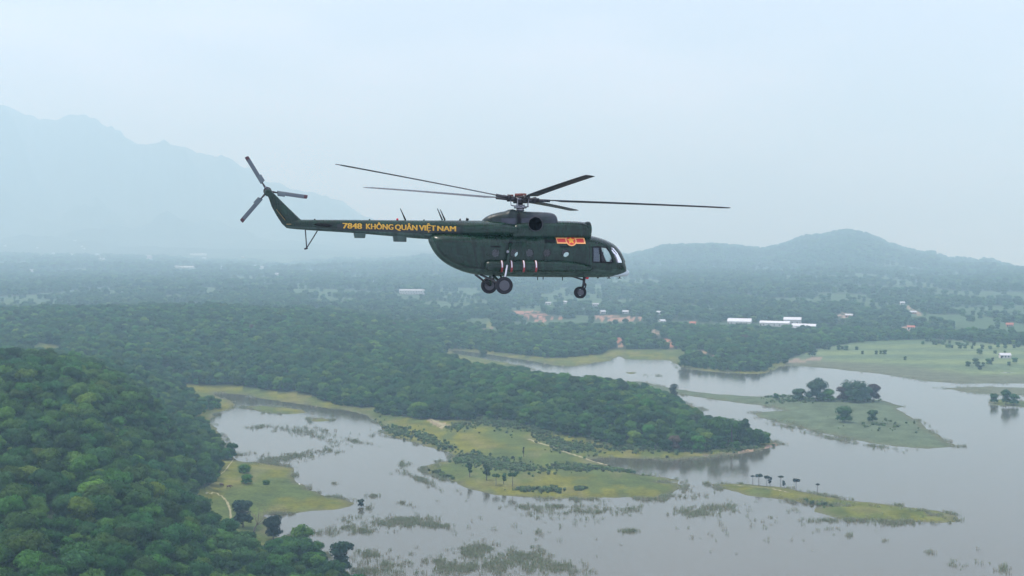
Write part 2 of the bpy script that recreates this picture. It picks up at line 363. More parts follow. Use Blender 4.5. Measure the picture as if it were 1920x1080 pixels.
# grid: bearings x ranges, the near land finest
cols = np.concatenate([np.linspace(-900, -160, 26)[:-1], np.linspace(-160, 2080, 900), np.linspace(2080, 2600, 20)[1:]])
r1 = 1.0 / np.linspace(1/150.0, 1/1800.0, 430); r2a = np.geomspace(1800, 15900, 230)[1:]
rows = np.concatenate([r1, r2a])
PXg, Rg = np.meshgrid(cols, rows); Yg = Rg; Xg = (PXg - 960) / FPX * Yg
Sg = land_sd(Xg.ravel(), Yg.ravel()); Zg = height(Xg.ravel(), Yg.ravel(), Sg).reshape(Xg.shape); Sg = Sg.reshape(Xg.shape)
pxg, pyg = project(Xg, Yg, Zg)
def cover(X, Y, Z, S, px, py):
    n1 = fbm(X/25.0, Y/40.0, 4); n2 = fbm(X/6.0+50, Y/10.0, 3); n3 = fbm(X/120.0+9, Y/120.0, 4)
    forest = np.array([0.030, 0.045, 0.022]); lawn = np.array([0.132, 0.136, 0.020]); rough = np.array([0.080, 0.108, 0.026]); mud = np.array([0.100, 0.100, 0.055])
    C = np.ones(X.shape + (3,)) * forest
    op = is_open(px, py) | (S < 14); isl = np.zeros(X.shape, bool)
    for p in ISL_W: isl |= (sdist(p, X, Y) > -8)
    op |= isl
    n5 = fbm(X/11.0+70, Y/20.0+3, 4)
    t = sstep(0.38, 0.60, n1)[..., None]; G = lawn * (1-t) + rough * t
    t = sstep(0.52, 0.66, n5)[..., None]*0.8; G = G*(1-t) + np.array([0.068, 0.098, 0.028])*t
    t = sstep(0.42, 0.30, n5)[..., None]*0.35; G = G*(1-t) + np.array([0.175, 0.155, 0.075])*t
    G = G * (0.85 + 0.3 * n2)[..., None]
    C = np.where(op[..., None], G, C)
    i2 = inside(ISL_W[0], X, Y) | ((sdist(ISL_W[0], X, Y) > -8))
    C = np.where(i2[..., None], (np.array([0.085, 0.115, 0.062]) * (0.8 + 0.45*n2[..., None])), C)
    # wide wet plain with strip fields
    pl = px_poly(FIELD_L, px, py)
    st = 0.5 + 0.5*np.sin(Y/14.0 + X/90.0 + 4*n3); st = sstep(0.35, 0.75, st * 0.6 + n1 * 0.5)
    pc = np.array([0.092, 0.135, 0.070])*(1-st)[..., None] + np.array([0.145, 0.190, 0.080])*st[..., None]
    wet = sstep(80, 30, S)[..., None]; pc = pc*(1-wet) + np.array([0.105, 0.120, 0.072])*wet
    C = np.where(pl[..., None], pc, C)
    far = sstep(1300, 1600, np.hypot(X, Y)) * (Z < 34)
    fv = sstep(.46, .54, fbm(X/90.0+3, Y/200.0+7, 5)) * far
    C = C*(1-fv[..., None]) + np.array([0.062, 0.105, 0.050])*fv[..., None]
    sh = sstep(5.0, 0.8, S)[..., None] * 0.75; C = C*(1-sh) + mud*sh
    for p, c in SOIL: C = np.where((px_poly(p, px, py) & ((n2 > 0.47) | (py > 780)))[..., None], (np.array(c)*0.72+0.03) * (0.66 + 0.4*n2[..., None]), C)
    return C
Cg = cover(Xg, Yg, Zg, Sg, pxg, pyg)
nR, nC = Xg.shape
def sheet(name, i0, i1, m):
    V = np.stack([Xg[i0:i1], Yg[i0:i1], Zg[i0:i1]], -1).reshape(-1, 3); n = i1 - i0
    a = (np.arange(n-1)[:, None]*nC + np.arange(nC-1)[None]).ravel(); F = np.stack([a, a+1, a+nC+1, a+nC], 1)
    me = fast_mesh(name, V, F, [m], True)
    ca = me.color_attributes.new('Col', 'FLOAT_COLOR', 'POINT')
    cc = np.concatenate([Cg[i0:i1].reshape(-1, 3), np.ones((n*nC, 1))], 1).astype(np.float32); ca.data.foreach_set('color', cc.ravel())
    return tag(link(bpy.data.objects.new(name, me)), kind='structure')
iA = int(np.searchsorted(rows, 1850)); iB = int(np.searchsorted(rows, 8600))
sheet('ground', 0, iA+1, M_GROUND); sheet('hills', iA, iB+1, M_HILL); sheet('mountains', iB, nR, M_MOUNT)
w_ = mesh_obj('lake_water', [(-900, 60, 0), (1600, 60, 0), (1600, 1900, 0), (-900, 1900, 0)], [(0, 1, 2, 3)], M_WATER); tag(w_, kind='structure')

# footpaths worn into the grass
M_PATH = mat('worn_earth', (0.27, 0.25, 0.13), 0.95, noise=(0.2, 0.25))
def footpath(pts, w):
    a = np.array(pts, float); k = np.linspace(0, len(a)-1, (len(a)-1)*6+1)
    px = pchip(np.arange(len(a)), a[:, 0], k); py = pchip(np.arange(len(a)), a[:, 1], k)
    P = np.array([place(p, q) for p, q in zip(px, py)]); V = []; F = []
    for i in range(len(P)):
        d = P[min(i+1, len(P)-1)] - P[max(i-1, 0)]; n = np.array([-d[1], d[0]]); n = n/(np.linalg.norm(n)+1e-9)*w/2*(0.7+0.6*random.random())
        for s in (-1, 1):
            x, y = P[i][0]+s*n[0], P[i][1]+s*n[1]; V.append((x, y, hpt(x, y)+0.10))
        if i: F.append((2*i-2, 2*i-1, 2*i+1, 2*i))
    tag(mesh_obj('footpath', V, F, M_PATH), kind='structure')
footpath([(386,926),(405,928),(420,936),(428,948),(432,962),(433,975)], 0.8)
footpath([(805,786),(820,793),(832,799),(826,803)], 2.0)
footpath([(990,825),(1030,838),(1070,852),(1100,862),(1130,871),(1160,878)], 1.5)
footpath([(1375,911),(1420,914),(1460,920),(1480,925)], 1.2)
footpath([(438,862),(420,885),(402,900)], 0.6)

# ------------------------------------------------------------------ villages, far off
M_SHEET = mat('weathered_sheet', (0.50, 0.51, 0.52), 0.6, noise=(0.6, 0.15)); M_WALL = mat('whitewash', (0.60, 0.58, 0.54), 0.8, noise=(0.6, 0.08)); M_RED = mat('red_roof_tiles', (0.40, 0.14, 0.09), 0.8, noise=(1, 0.2)); M_TIN = mat('pale_roof_sheet', (0.60, 0.62, 0.64), 0.5, noise=(0.3, 0.06))
M_DARK = mat('dark_opening', (0.03, 0.035, 0.04), 0.4); M_GREYROOF = mat('grey_roof', (0.36, 0.37, 0.38), 0.7, noise=(1, 0.1)); M_BRICKR = mat('brick_wall', (0.42, 0.22, 0.15), 0.85, noise=(1, 0.15))
def box_geo(x0, x1, y0, y1, z0, z1):
    V = [(x0,y0,z0),(x1,y0,z0),(x1,y1,z0),(x0,y1,z0),(x0,y0,z1),(x1,y0,z1),(x1,y1,z1),(x0,y1,z1)]
    return V, [(0,3,2,1),(4,5,6,7),(0,1,5,4),(1,2,6,5),(2,3,7,6),(3,0,4,7)]
_bc = {}; BPX = []
def building(name, label, px_, py_, L, W, H, rise, wm, rm, rz=0.0, wins=3, cat='house', group=None, storeys=1):
    X, Y, Zz = place(px_, py_); BPX.append((px_, py_, max(L, W)*0.55*FPX/math.hypot(X, Y)+1)); key = (round(L), round(W), round(H, 1), round(rise, 1), wm.name, rm.name, wins, storeys)
    root = empty(name, (X, Y, Zz-0.4), (0, 0, rz))
    if key not in _bc:
        a = geo_mesh('wall', box_geo(-L/2, L/2, -W/2, W/2, -1.5, H), wm); e = 0.5; t = 0.22
        V = [(-L/2-e, -W/2-e, H-.05), (L/2+e, -W/2-e, H-.05), (L/2+e, 0, H+rise), (-L/2-e, 0, H+rise), (L/2+e, W/2+e, H-.05), (-L/2-e, W/2+e, H-.05)]; V += [(p[0], p[1], p[2]+t) for p in V]
        F = [(0,3,2,1),(3,5,4,2),(6,7,8,9),(9,8,10,11),(0,1,7,6),(5,11,10,4),(0,6,9,3),(3,9,11,5),(1,2,8,7),(2,4,10,8)]
        gv = [(-L/2, -W/2, H), (-L/2, W/2, H), (-L/2, 0, H+rise-.06), (L/2, -W/2, H), (L/2, W/2, H), (L/2, 0, H+rise-.06)]
        b_ = geo_mesh('roof', (V, F), rm); gb = [geo_mesh('gable', (gv[:3], [(0, 2, 1)]), wm), geo_mesh('gable', (gv[3:], [(0, 1, 2)]), wm)]; ws = geo_mesh('window', box_geo(-.6, .6, -.05, .05, 0, 1.3), M_DARK); dr = geo_mesh('door', box_geo(-.6, .6, -.05, .05, 0, 2.2), M_DARK)
        _bc[key] = (a, b_, gb, ws, dr)
    a, b_, gb, ws, dr = _bc[key]
    w0 = link(bpy.data.objects.new('wall', a), root); link(bpy.data.objects.new('roof', b_), root); [link(bpy.data.objects.new('gable', g_b), w0) for g_b in gb]
    for s in range(storeys):
        for i in range(wins):
            q = link(bpy.data.objects.new('window', ws), root); q.location = (-L/2 + L*(i+0.5+0.25*(s == 0))/(wins+0.5), -W/2-.06, 1.3+3.2*s)
    if wins:
        q = link(bpy.data.objects.new('door', dr), root); q.location = (-L/2+1.0, -W/2-.06, 0.4)
    return tag(root, label, cat, group)
building('warehouse', 'long white-roofed shed standing alone left of the other white sheds', 1387, 609, 27, 10, 4, 3.4, M_WALL, M_TIN, -0.35, 4, 'warehouse')
building('warehouse', 'long thin white-roofed shed, left in the group of three', 1453, 612, 34, 7, 4, 2.2, M_WALL, M_TIN, -0.42, 5, 'warehouse')
building('warehouse', 'short white-roofed shed behind the two long ones', 1486, 607, 20, 7, 5, 2.8, M_WALL, M_TIN, -0.30, 3, 'warehouse')
building('warehouse', 'white-roofed shed at the right end of the group of three', 1508, 618, 27, 7, 4, 2.4, M_WALL, M_TIN, -0.50, 4, 'warehouse')
building('hall', 'wide pale two-storey building with a row of windows below the main rotor wheels', 773, 552, 46, 12, 7, 2.5, M_WALL, M_GREYROOF, -0.12, 9, 'building', storeys=2)
building('hall', 'pale pinkish apartment block in the haze below the tail skid', 280, 486, 34, 16, 18, 1.5, mat('pink_render', (0.62, 0.45, 0.42), 0.8), M_GREYROOF, 0.2, 6, 'building', storeys=4)
building('hall', 'long low white building in the haze at the foot of the mountains', 372, 479, 90, 14, 8, 3.0, M_WALL, M_TIN, 0.05, 8, 'building')
building('hall', 'long low pale building in front of the hazy woods', 352, 503, 60, 14, 5, 2.5, M_WALL, M_TIN, 0.1, 6, 'building')
HV = [  # bearings, roof, wall, label
 (1130,588,'t','w','small white-roofed house above the long orange bare bank'), (1173,589,'t','w','boxy white house above the middle of the far shore'), (1243,606,'t','w','tiny white house right of the boxy white house'),
 (1299,611,'r','b','low house with a pinkish roof between the far shore and the white sheds'), (1336,650,'t','w','white house just above the orange bank of the headland'), (1322,649,'g','w','grey-roofed house beside the white one above the headland bank'),
 (1485,620,'g','w','small pale house directly under the group of white sheds'), (1708,618,'r','w','house with red roof and white front at the foot of the right hills'), (1727,632,'t','w','long pale-roofed house right of the red-roofed one'),
 (1692,571,'t','w','highest white building on the right hillside'), (1712,589,'t','b','long pale building with brick front on the right hillside'), 
 (1884,672,'t','w','small white hut standing alone on the green plain'), (1860,638,'t','w','pale house near the right edge above the plain'),
 (1893,613,'r','b','brick house near the right edge at the foot of the hills'), (1592,595,'t','b','brick house on the bare patch below the hill peak'), (1060,570,'t','w','tiny white house above the nose wheel of the helicopter'),
 (1028,572,'g','w','grey-roofed tiny house left of the one near the nose wheel'), (1117,574,'g','w','pale house on the slope above the orange bank'), (1236,590,'t','w','pale house on the lower slope right of the boxy white house'),
 (100,476,'t','w','white house, left of two alike in the haze'), (134,478,'t','w','white house, right of two alike in the haze'), (187,486,'t','w','small white house, left of a close pair in the haze'), (195,487,'t','w','brighter white house, right of a close pair in the haze'),
 (182,478,'t','w','tall narrow white house above the close pair in the haze'), (153,463,'t','w','white house left in the hazy hillside cluster'), (157,467,'t','w','white house low in the hazy hillside cluster'), (140,452,'t','w','white house high on the hazy slope'),
 (70,466,'t','w','pale house far left in the haze'), (10,462,'t','w','pale house at the left edge in the haze'), (383,485,'t','w','pale house under the long low white building'), (415,503,'t','w','white house right of the long low pale building'),
 (478,500,'t','w','pale house with bushes in the haze, left of two'), (490,503,'t','w','pale house with bushes in the haze, right of two'), (520,517,'t','w','white house nearest the woods in the haze'), (700,530,'t','w','white house beyond the middle woods'),
 (330,502,'t','w','small white house left of the long low pale building'), (455,483,'t','b','brick house in the haze'), (60,510,'g','w','grey-roofed house in the left far woods')]
RM = {'t': M_SHEET, 'r': M_RED, 'g': M_GREYROOF}; WM = {'w': M_WALL, 'b': M_BRICKR}
for i, (a, bb, r_, w_2, lb) in enumerate(HV):
    g = random.Random(i); far = bb < 530
    building('house', lb, a, bb, (13 if far else 6.5) + (i % 3)*(3 if far else 1.2), 8 if far else 5, 5.5 if far else 2.9, 2.5 if far else 1.8, WM[w_2], RM[r_], g.uniform(-.5, .5), 3, 'house', storeys=2 if far else 1)

def by_house(px, py, d=10):
    m = np.zeros(np.shape(px), bool)
    for a, b_, w in BPX: m |= (np.abs(px-a) < w) & (py > b_-1.5) & (py < b_+d)
    return m
CLEAR = [[(440,984),(500,992),(535,1004),(530,1030),(505,1044),(445,1030),(432,1004)], [(540,1030),(575,1030),(660,1066),(665,1110),(600,1110),(545,1062)]]
def bare(px, py): return px_poly(CLEAR[0], px, py) | is_soil(px, py) | is_soil(px, py-4) | is_soil(px, py-8)
# ------------------------------------------------------------------ vegetation
def crown_mesh(name, seed, w=3.6, h=3.4, lobes=9, quads=1500, q=0.42, base=0.0, lumps=None, core=0.80, jit=0.55):
    """foliage: leaf sprays spread over many uneven boughs, dense cores inside"""
    g = np.random.default_rng(seed)
    if lumps is None:
        L = []
        for i in range(lobes):
            a = 2.399*i + g.random()*0.8; rr = math.sqrt((i+0.3)/lobes) * w * 0.66
            zz = h*(0.55 + 0.36*(1-(rr/w)**2)) + g.normal()*h*0.05 + base
            L.append((rr*math.cos(a), rr*math.sin(a), zz, w*(0.34+0.16*g.random())))
        L.append((0, 0, base+h*0.5, w*0.6))
        for i in range(5):
            a = i*1.257+g.random(); L.append((w*.55*math.cos(a), w*.55*math.sin(a), base+h*0.32, w*0.36))
    else: L = lumps
    L = np.array(L); wts = L[:, 3]**2; wts /= wts.sum(); k = g.choice(len(L), quads, p=wts)
    d = g.normal(size=(quads, 3)); d[:, 2] += 0.35; d /= np.linalg.norm(d, axis=1)[:, None]
    rad = L[k, 3] * (0.86 + 0.22*g.random(quads)); P = L[k, :3] + d*rad[:, None]*np.array([1, 1, 0.8])
    nrm = d + g.normal(size=(quads, 3))*jit*0.6; nrm /= np.linalg.norm(nrm, axis=1)[:, None]
    up = g.normal(size=(quads, 3)); t1 = np.cross(nrm, up); t1 /= np.linalg.norm(t1, axis=1)[:, None]; t2 = np.cross(nrm, t1)
    s = q*(0.6+0.8*g.random(quads))[:, None]; s2 = s*(0.6+0.5*g.random(quads))[:, None]
    V = np.stack([P - t1*s, P - t2*s2, P + t1*s, P + t2*s2 - nrm*s*0.3], 1).reshape(-1, 3)
    F = np.arange(quads*4).reshape(-1, 4)
    # cores
    bm = bmesh.new(); bmesh.ops.create_icosphere(bm, subdivisions=1, radius=1); bm.verts.ensure_lookup_table()
    iv = np.array([v.co[:] for v in bm.verts]); bf = np.array([[v.index for v in f.verts] for f in bm.faces]); bm.free()
    CV = []; CF = []
    for (x, y, z, r) in L:
        o = len(V) + sum(len(c) for c in CV); CV.append(iv*r*core*np.array([1, 1, 0.8])*(1+0.12*g.normal(size=(len(iv), 1))) + np.array([x, y, z])); CF.append(bf + o)
    F3 = np.concatenate(CF); V = np.concatenate([V] + CV)
    me = bpy.data.meshes.new(name); n = len(V); m4, m3 = len(F), len(F3)
    me.vertices.add(n); me.vertices.foreach_set('co', V.astype(np.float32).ravel())
    me.loops.add(m4*4+m3*3); me.loops.foreach_set('vertex_index', np.concatenate([F.ravel(), F3.ravel()]).astype(np.int32))
    me.polygons.add(m4+m3)
    me.polygons.foreach_set('loop_start', np.concatenate([np.arange(m4)*4, m4*4+np.arange(m3)*3]).astype(np.int32))
    me.polygons.foreach_set('loop_total', np.concatenate([np.full(m4, 4), np.full(m3, 3)]).astype(np.int32))
    me.update(calc_edges=True); me.materials.append(M_LEAF)
    return me
def trunk_geo(h, w, seed, n=5, r=0.22):
    g = random.Random(seed); P = [tube([(0, 0, -0.6), (0.1, 0, h*0.25), (0.05, 0.1, h*0.6)], [r*1.3, r, r*0.6])]
    for i in range(n):
        a = i*2*math.pi/n + g.random(); P.append(tube([(0.05, 0.05, h*(0.3+0.2*g.random())), (w*.3*math.cos(a), w*.3*math.sin(a), h*0.55), (w*.55*math.cos(a), w*.55*math.sin(a), h*0.75)], [r*0.5, r*0.35, r*0.15], 5))
    return merge(P)
TINTS = [((0.031, 0.084, 0.018, 1), 'dark green'), ((0.054, 0.130, 0.022, 1), 'mid green'), ((0.095, 0.175, 0.024, 1), 'bright yellow-green'), ((0.034, 0.095, 0.028, 1), 'blue-green')]
crowns = [crown_mesh('tree_crown', 40+i, w=3.5+0.3*(i % 3), h=6.6+0.5*(i % 4), lobes=8+i % 4, quads=2800, q=0.21, core=0.80) for i in range(6)]
trunks = [geo_mesh('tree_trunk', trunk_geo(7.0, 3.4, i), M_BARK) for i in range(3)]
crown_t = [[tinted(m_, c) for c, _ in TINTS] for m_ in crowns]

def copy_to_collection(name, objs):
    c = bpy.data.collections.new(name)
    for o in objs: c.objects.link(o)
    return c
def scatter(name, P, sc, rz, idx, coll, tilt=None):
    """many repeats nobody could count: points that carry instances"""
    me = bpy.data.meshes.new(name); n = len(P); me.vertices.add(n); me.vertices.foreach_set('co', np.asarray(P, np.float32).ravel())
    for nm, ty, val in (('sc', 'FLOAT', sc), ('rz', 'FLOAT', rz), ('pick', 'INT', idx)):
        a = me.attributes.new(nm, ty, 'POINT'); a.data.foreach_set('value', np.asarray(val, np.float32 if ty == 'FLOAT' else np.int32))
    o = link(bpy.data.objects.new(name, me))
    ng = bpy.data.node_groups.new(name + '_nodes', 'GeometryNodeTree')
    ng.interface.new_socket('Geometry', in_out='INPUT', socket_type='NodeSocketGeometry'); ng.interface.new_socket('Geometry', in_out='OUTPUT', socket_type='NodeSocketGeometry')
    N = ng.nodes; L = ng.links; gi = N.new('NodeGroupInput'); go = N.new('NodeGroupOutput')
    ip = N.new('GeometryNodeInstanceOnPoints'); ci = N.new('GeometryNodeCollectionInfo'); ci.inputs['Collection'].default_value = coll
    ci.inputs['Separate Children'].default_value = True; ci.inputs['Reset Children'].default_value = True
    def na(nm, ty):
        q = N.new('GeometryNodeInputNamedAttribute'); q.data_type = ty; q.inputs['Name'].default_value = nm; return q.outputs['Attribute']
    cx = N.new('ShaderNodeCombineXYZ'); L.new(na('rz', 'FLOAT'), cx.inputs['Z'])
    L.new(gi.outputs[0], ip.inputs['Points']); L.new(ci.outputs[0], ip.inputs['Instance']); ip.inputs['Pick Instance'].default_value = True
    L.new(na('pick', 'INT'), ip.inputs['Instance Index']); L.new(cx.outputs[0], ip.inputs['Rotation']); L.new(na('sc', 'FLOAT'), ip.inputs['Scale'])
    L.new(ip.outputs[0], go.inputs[0])
    md = o.modifiers.new('instances', 'NODES'); md.node_group = ng
    return o
# prototypes for the masses of trees: crown with its trunk in one mesh
def joined(name, a, b_):
    bm = bmesh.new(); bm.from_mesh(a); n0 = len(bm.faces); bm.from_mesh(b_); bm.faces.ensure_lookup_table()
    for f in bm.faces[n0:]: f.material_index = 1
    me = bpy.data.meshes.new(name); bm.to_mesh(me); bm.free(); me.materials.append(M_LEAF); me.materials.append(M_BARK); return me
protos = []
full = [joined('broadleaf_tree', crowns[i], trunks[i % 3]) for i in range(6)]
weights = []
for k, me in enumerate(full):
    for t, (c, _) in enumerate(TINTS):
        o = bpy.data.objects.new('mass_tree_%02d' % len(protos), tinted(me, c)); protos.append(o); weights.append([0.36, 0.38, 0.04, 0.22][t])
for c in ((0.085, 0.062, 0.045, 1),):
    o = bpy.data.objects.new('mass_tree_%02d' % len(protos), tinted(full[2], c)); protos.append(o); weights.append(0.012)
weights = np.array(weights)/sum(weights)
tree_coll = copy_to_collection('tree_prototypes', protos)

def hexpts(x0, x1, y0, y1, sp_, jit, rng):
    ny = int((y1-y0)/(sp_*0.866)); nx = int((x1-x0)/sp_)
    J, I = np.meshgrid(np.arange(ny), np.arange(nx), indexing='ij')
    x = x0 + (I + 0.5*(J % 2))*sp_; y = y0 + J*sp_*0.866
    return (x + (rng.random(x.shape)-0.5)*sp_*jit).ravel(), (y + (rng.random(x.shape)-0.5)*sp_*jit).ravel()
def in_view(px, py, m=120, b=150): return (px > -m) & (px < 1920+m) & (py < 1080+b)
x, y = hexpts(-560, 560, 180, 1560, 5.1, 0.9, RNG)
m = (np.abs(x) < 0.46*y + 30) & (np.hypot(x, y) < 1560); x = x[m]; y = y[m]
S = land_sd(x, y); m = S > 3.5; x, y, S = x[m], y[m], S[m]; Z = height(x, y, S); px, py = project(x, y, Z)
isl = np.zeros(x.shape, bool)
for p in ISL_W: isl |= sdist(p, x, y) > -6
gap = fbm(x/22.0+5, y/22.0, 3)
m = in_view(px, py) & ~is_open(px, py) & ~bare(px, py) & ~isl & ~((gap > 0.72)) & ((S > 7) | (y < 760))
x, y, Z, px, py, S = x[m], y[m], Z[m], px[m], py[m], S[m]
sz = 0.50 + 0.72*RNG.random(len(x))**1.4 + 0.34*(fbm(x/30.0, y/30.0, 3)-0.5)
sz *= np.clip(0.62 + S/60.0, 0.6, 1.0); sz *= np.where(y > 900, 0.92, 1.0)
mix = fbm(x/45.0+20, y/45.0, 3)
pick = RNG.choice(len(protos), len(x), p=weights)
order = np.argsort(np.hypot(x, y) - (py > 1080+70)*-400); near = order[:300]; rest = order[300:]
GP = 'broadleaf trees of the near hillside wood'
for i in near:
    ti = int(min(pick[i], 23) % 4); k = int(pick[i] // 4 % 6)
    root = empty('broadleaf_tree', (x[i], y[i], Z[i]-0.3), (0, 0, RNG.random()*6.28)); s = float(sz[i]); root.scale = (s, s, s)
    link(bpy.data.objects.new('crown', crown_t[k][ti]), root)
    link(bpy.data.objects.new('trunk', trunks[k % 3]), root)
    tag(root, '%s broadleaf tree packed among others at the front of the hillside wood' % TINTS[ti][1], 'tree', GP + ', ' + TINTS[ti][1])
def mass(name, sel, label, coll=None):
    P = np.stack([x[sel], y[sel], Z[sel]-0.3], 1)
    o = scatter(name, P, sz[sel], RNG.random(len(sel))*6.28, pick[sel], coll or tree_coll); tag(o, label, 'forest', kind='stuff')
nearmass = rest[(y[rest] < 790) & (px[rest] < 560)]
mass('forest', nearmass, 'dense green wood covering the near hillside on the left')
mass('forest', np.setdiff1d(rest, nearmass), 'dense wood on the middle ridge running out into the lake')
# far woods, coarser clumps
fp = []
for k, me in enumerate(full):
    for t, c in enumerate(((0.040, 0.092, 0.034), (0.060, 0.128, 0.042), (0.085, 0.150, 0.050), (0.046, 0.100, 0.046))):
        fp.append(bpy.data.objects.new('far_tree_%02d' % len(fp), tinted(me, c)))
far_coll = copy_to_collection('far_tree_prototypes', fp); FW = np.tile([0.3, 0.35, 0.1, 0.25], 6)/6
xa, ya = hexpts(-1100, 1100, 1100, 2600, 10.0, 0.9, RNG); xb_, yb_ = hexpts(-2200, 2200, 2450, 5400, 16.0, 0.9, RNG)
ma = np.hypot(xa, ya) < 2500; mb = (np.hypot(xb_, yb_) >= 2500) & (np.hypot(xb_, yb_) < 4600)
xc_, yc_ = hexpts(-4200, 4200, 4400, 7000, 27.0, 0.9, RNG); mc = np.hypot(xc_, yc_) >= 4600
x = np.concatenate([xa[ma], xb_[mb], xc_[mc]]); y = np.concatenate([ya[ma], yb_[mb], yc_[mc]])
r = np.hypot(x, y); m = (np.abs(x) < 0.40*y) & (r > 1100); x = x[m]; y = y[m]; r = r[m]
S = land_sd(x, y); m = S > 16; x, y, S, r = x[m], y[m], S[m], r[m]; Z = height(x, y, S); px, py = project(x, y, Z)
fm = fbm(x/90.0+3, y/200.0+7, 5) > 0.505
keep = in_view(px, py, 60) & ~is_open(px, py) & ~bare(px, py) & ~by_house(px, py) & (r > 1555) & ~(fm & (Z < 34) & (RNG.random(len(x)) < .93)) & (RNG.random(len(x)) < np.where((px > 900) & (Z < 22), 0.72, 0.97))
# rows of bushes across the wet plain
row = px_poly(FIELD_L, px, py) & (fbm(x/60.0+30, y/18.0, 3) > 0.66) & (S > 90)
keep |= row & in_view(px, py, 60) & ~by_house(px, py, 8)
x, y, Z, S = x[keep], y[keep], Z[keep], S[keep]
rowk = row[keep]
sz = np.where(np.hypot(x, y) > 4600, 2.5, np.where(np.hypot(x, y) > 2500, 1.55, 0.98))*(0.7+0.6*RNG.random(len(x))); pick = RNG.choice(len(fp), len(x), p=FW); sz = np.where(rowk, sz*0.55, sz)
mass('forest', np.arange(len(x)), 'hazy far woods between the lake, the villages and the hills', far_coll)

def lone(name, px_, py_, hpx, kind, tint, label, wide=1.0, group=None, cat='tree'):
    X, Y, Zz = place(px_, py_); H = hpx * math.hypot(X, Y) / FPX; g = random.Random(int(px_*7+py_))
    root = empty(name, (X, Y, Zz-0.05), (0, 0, g.random()*6.28))
    if kind == 'broad':
        c = bpy.data.objects.new('crown', crown_mesh('lone_crown', int(px_), w=H*0.42*wide, h=H*0.95, lobes=9, quads=1500, q=H*0.028+0.06, core=0.74)); c.data.materials[0] = leaf(tint); link(c, root)
        link(bpy.data.objects.new('trunk', geo_mesh('lone_trunk', trunk_geo(H*0.9, H*0.4*wide, int(px_), r=H*0.025), M_BARK)), root)
    elif kind in ('tier', 'umbrella', 'palm'):
        if kind == 'tier':
            L = [((g.random()-.5)*H*.22*wide, (g.random()-.5)*H*.22*wide, H*(0.42+0.5*i/4), H*(0.10+0.07*g.random())*wide) for i in range(5)]
        elif kind == 'umbrella':
            L = [(H*.16*wide*math.cos(i*1.26), H*.16*wide*math.sin(i*1.26), H*(0.84+0.07*g.random()), H*0.12*wide) for i in range(5)] + [(0, 0, H*0.9, H*0.12)]
        else:
            L = [(H*.2*wide*math.cos(i*1.05), H*.2*wide*math.sin(i*1.05), H*0.90, H*0.055*wide) for i in range(6)] + [(0, 0, H*0.93, H*0.07)]
        c = bpy.data.objects.new('crown', crown_mesh('lone_crown', int(px_), lumps=L, quads=520, q=H*0.035+0.03, core=0.7)); c.data.materials[0] = leaf(tint); link(c, root)
        V, F = tube([(0, 0, -0.4), (H*.02, 0, H*.4), (0, H*.015, H*.88)], [H*.034, H*.027, H*.017])
        parts = [(V, F)] + [tube([(0, 0, l[2]-H*.12), (l[0], l[1], l[2])], [H*.009, H*.005], 5) for l in L]
        link(bpy.data.objects.new('trunk', geo_mesh('lone_trunk', merge(parts), M_BARK)), root)
    elif kind == 'bare':
        parts = [tube([(0, 0, -0.5), (0.02*H, 0, .18*H), (.10*H, 0, .32*H)], [.032*H, .026*H, .02*H])]; tw = []
        def branch(p, d, ln, r, lv):
            q = p + d*ln; parts.append(tube([p, (p+q)/2 + Vector((g.gauss(0, .04), g.gauss(0, .04), g.gauss(0, .04)))*ln, q], [r, r*.8, r*.55], 5 if lv < 3 else 3))
            if lv >= 6: return
            for _ in range(2 if lv else 4):
                nd = (d + Vector((g.gauss(0, .55), g.gauss(0, .55), g.gauss(.12, .4)))).normalized(); branch(q, nd, ln*(.62+.2*g.random()), r*.55, lv+1)
        for dd in ((.6, 0, .6), (-.3, .3, .9), (.2, -.4, .8), (.9, .1, .2)): branch(Vector((.10*H, 0, .30*H)), Vector(dd).normalized(), .24*H*wide, .014*H, 1)
        link(bpy.data.objects.new('trunk', geo_mesh('bare_branches', merge(parts), M_TWIG)), root)
        root.rotation_euler = (0, 0, 0)
    tag(root, label, cat, group); return root
M_TWIG = mat('grey_bark', (0.16, 0.13, 0.115), 0.9, noise=(2, 0.3))
ISL = (0.034, 0.078, 0.036, 1)
DK, MD, BR, BG, RD = TINTS[0][0], TINTS[1][0], TINTS[2][0], TINTS[3][0], (0.075, 0.055, 0.045, 1)
lone('island_tree', 1497, 751, 21, 'broad', ISL, 'low dark round tree, first from the left end of the island grove', 1.69)
lone('island_tree', 1530, 752, 37, 'broad', ISL, 'tall dense dark tree in the left half of the island grove', 1.49)
lone('island_tree', 1553, 753, 21, 'broad', MD, 'low mid green tree in the middle of the island grove', 1.56)
lone('island_tree', 1581, 753, 25, 'broad', RD, 'reddish brown leaved tree just left of the tallest island tree', 1.30)
lone('island_tree', 1602, 754, 34, 'umbrella', ISL, 'tallest island tree with a flat umbrella crown', 2.73)
lone('island_tree', 1604, 755, 25, 'broad', ISL, 'bushy blue-green tree under the flat umbrella crown on the island', 1.95)
lone('island_tree', 1621, 754, 27, 'broad', ISL, 'dark tree between the umbrella crown and the reddish end tree', 1.43)
lone('island_tree', 1637, 753, 30, 'broad', RD, 'reddish tree ending the island grove over bare trunks', 1.23)
lone('island_shrub', 1455, 748, 9, 'broad', DK, 'small dark shrub on the island neck left of the grove', 1.6, cat='shrub')
lone('island_shrub', 1583, 793, 26, 'broad', BG, 'wide grey-green bush on the marshy island, the larger of two', 1.7, cat='shrub')
lone('island_shrub', 1636, 793, 22, 'broad', BG, 'rounded grey-green bush on the marshy island, the smaller of two', 1.2, cat='shrub')
lone('islet_tree', 1864, 757, 17, 'broad', DK, 'small dark tree on the left tip of the tiny far islet', 1.2)
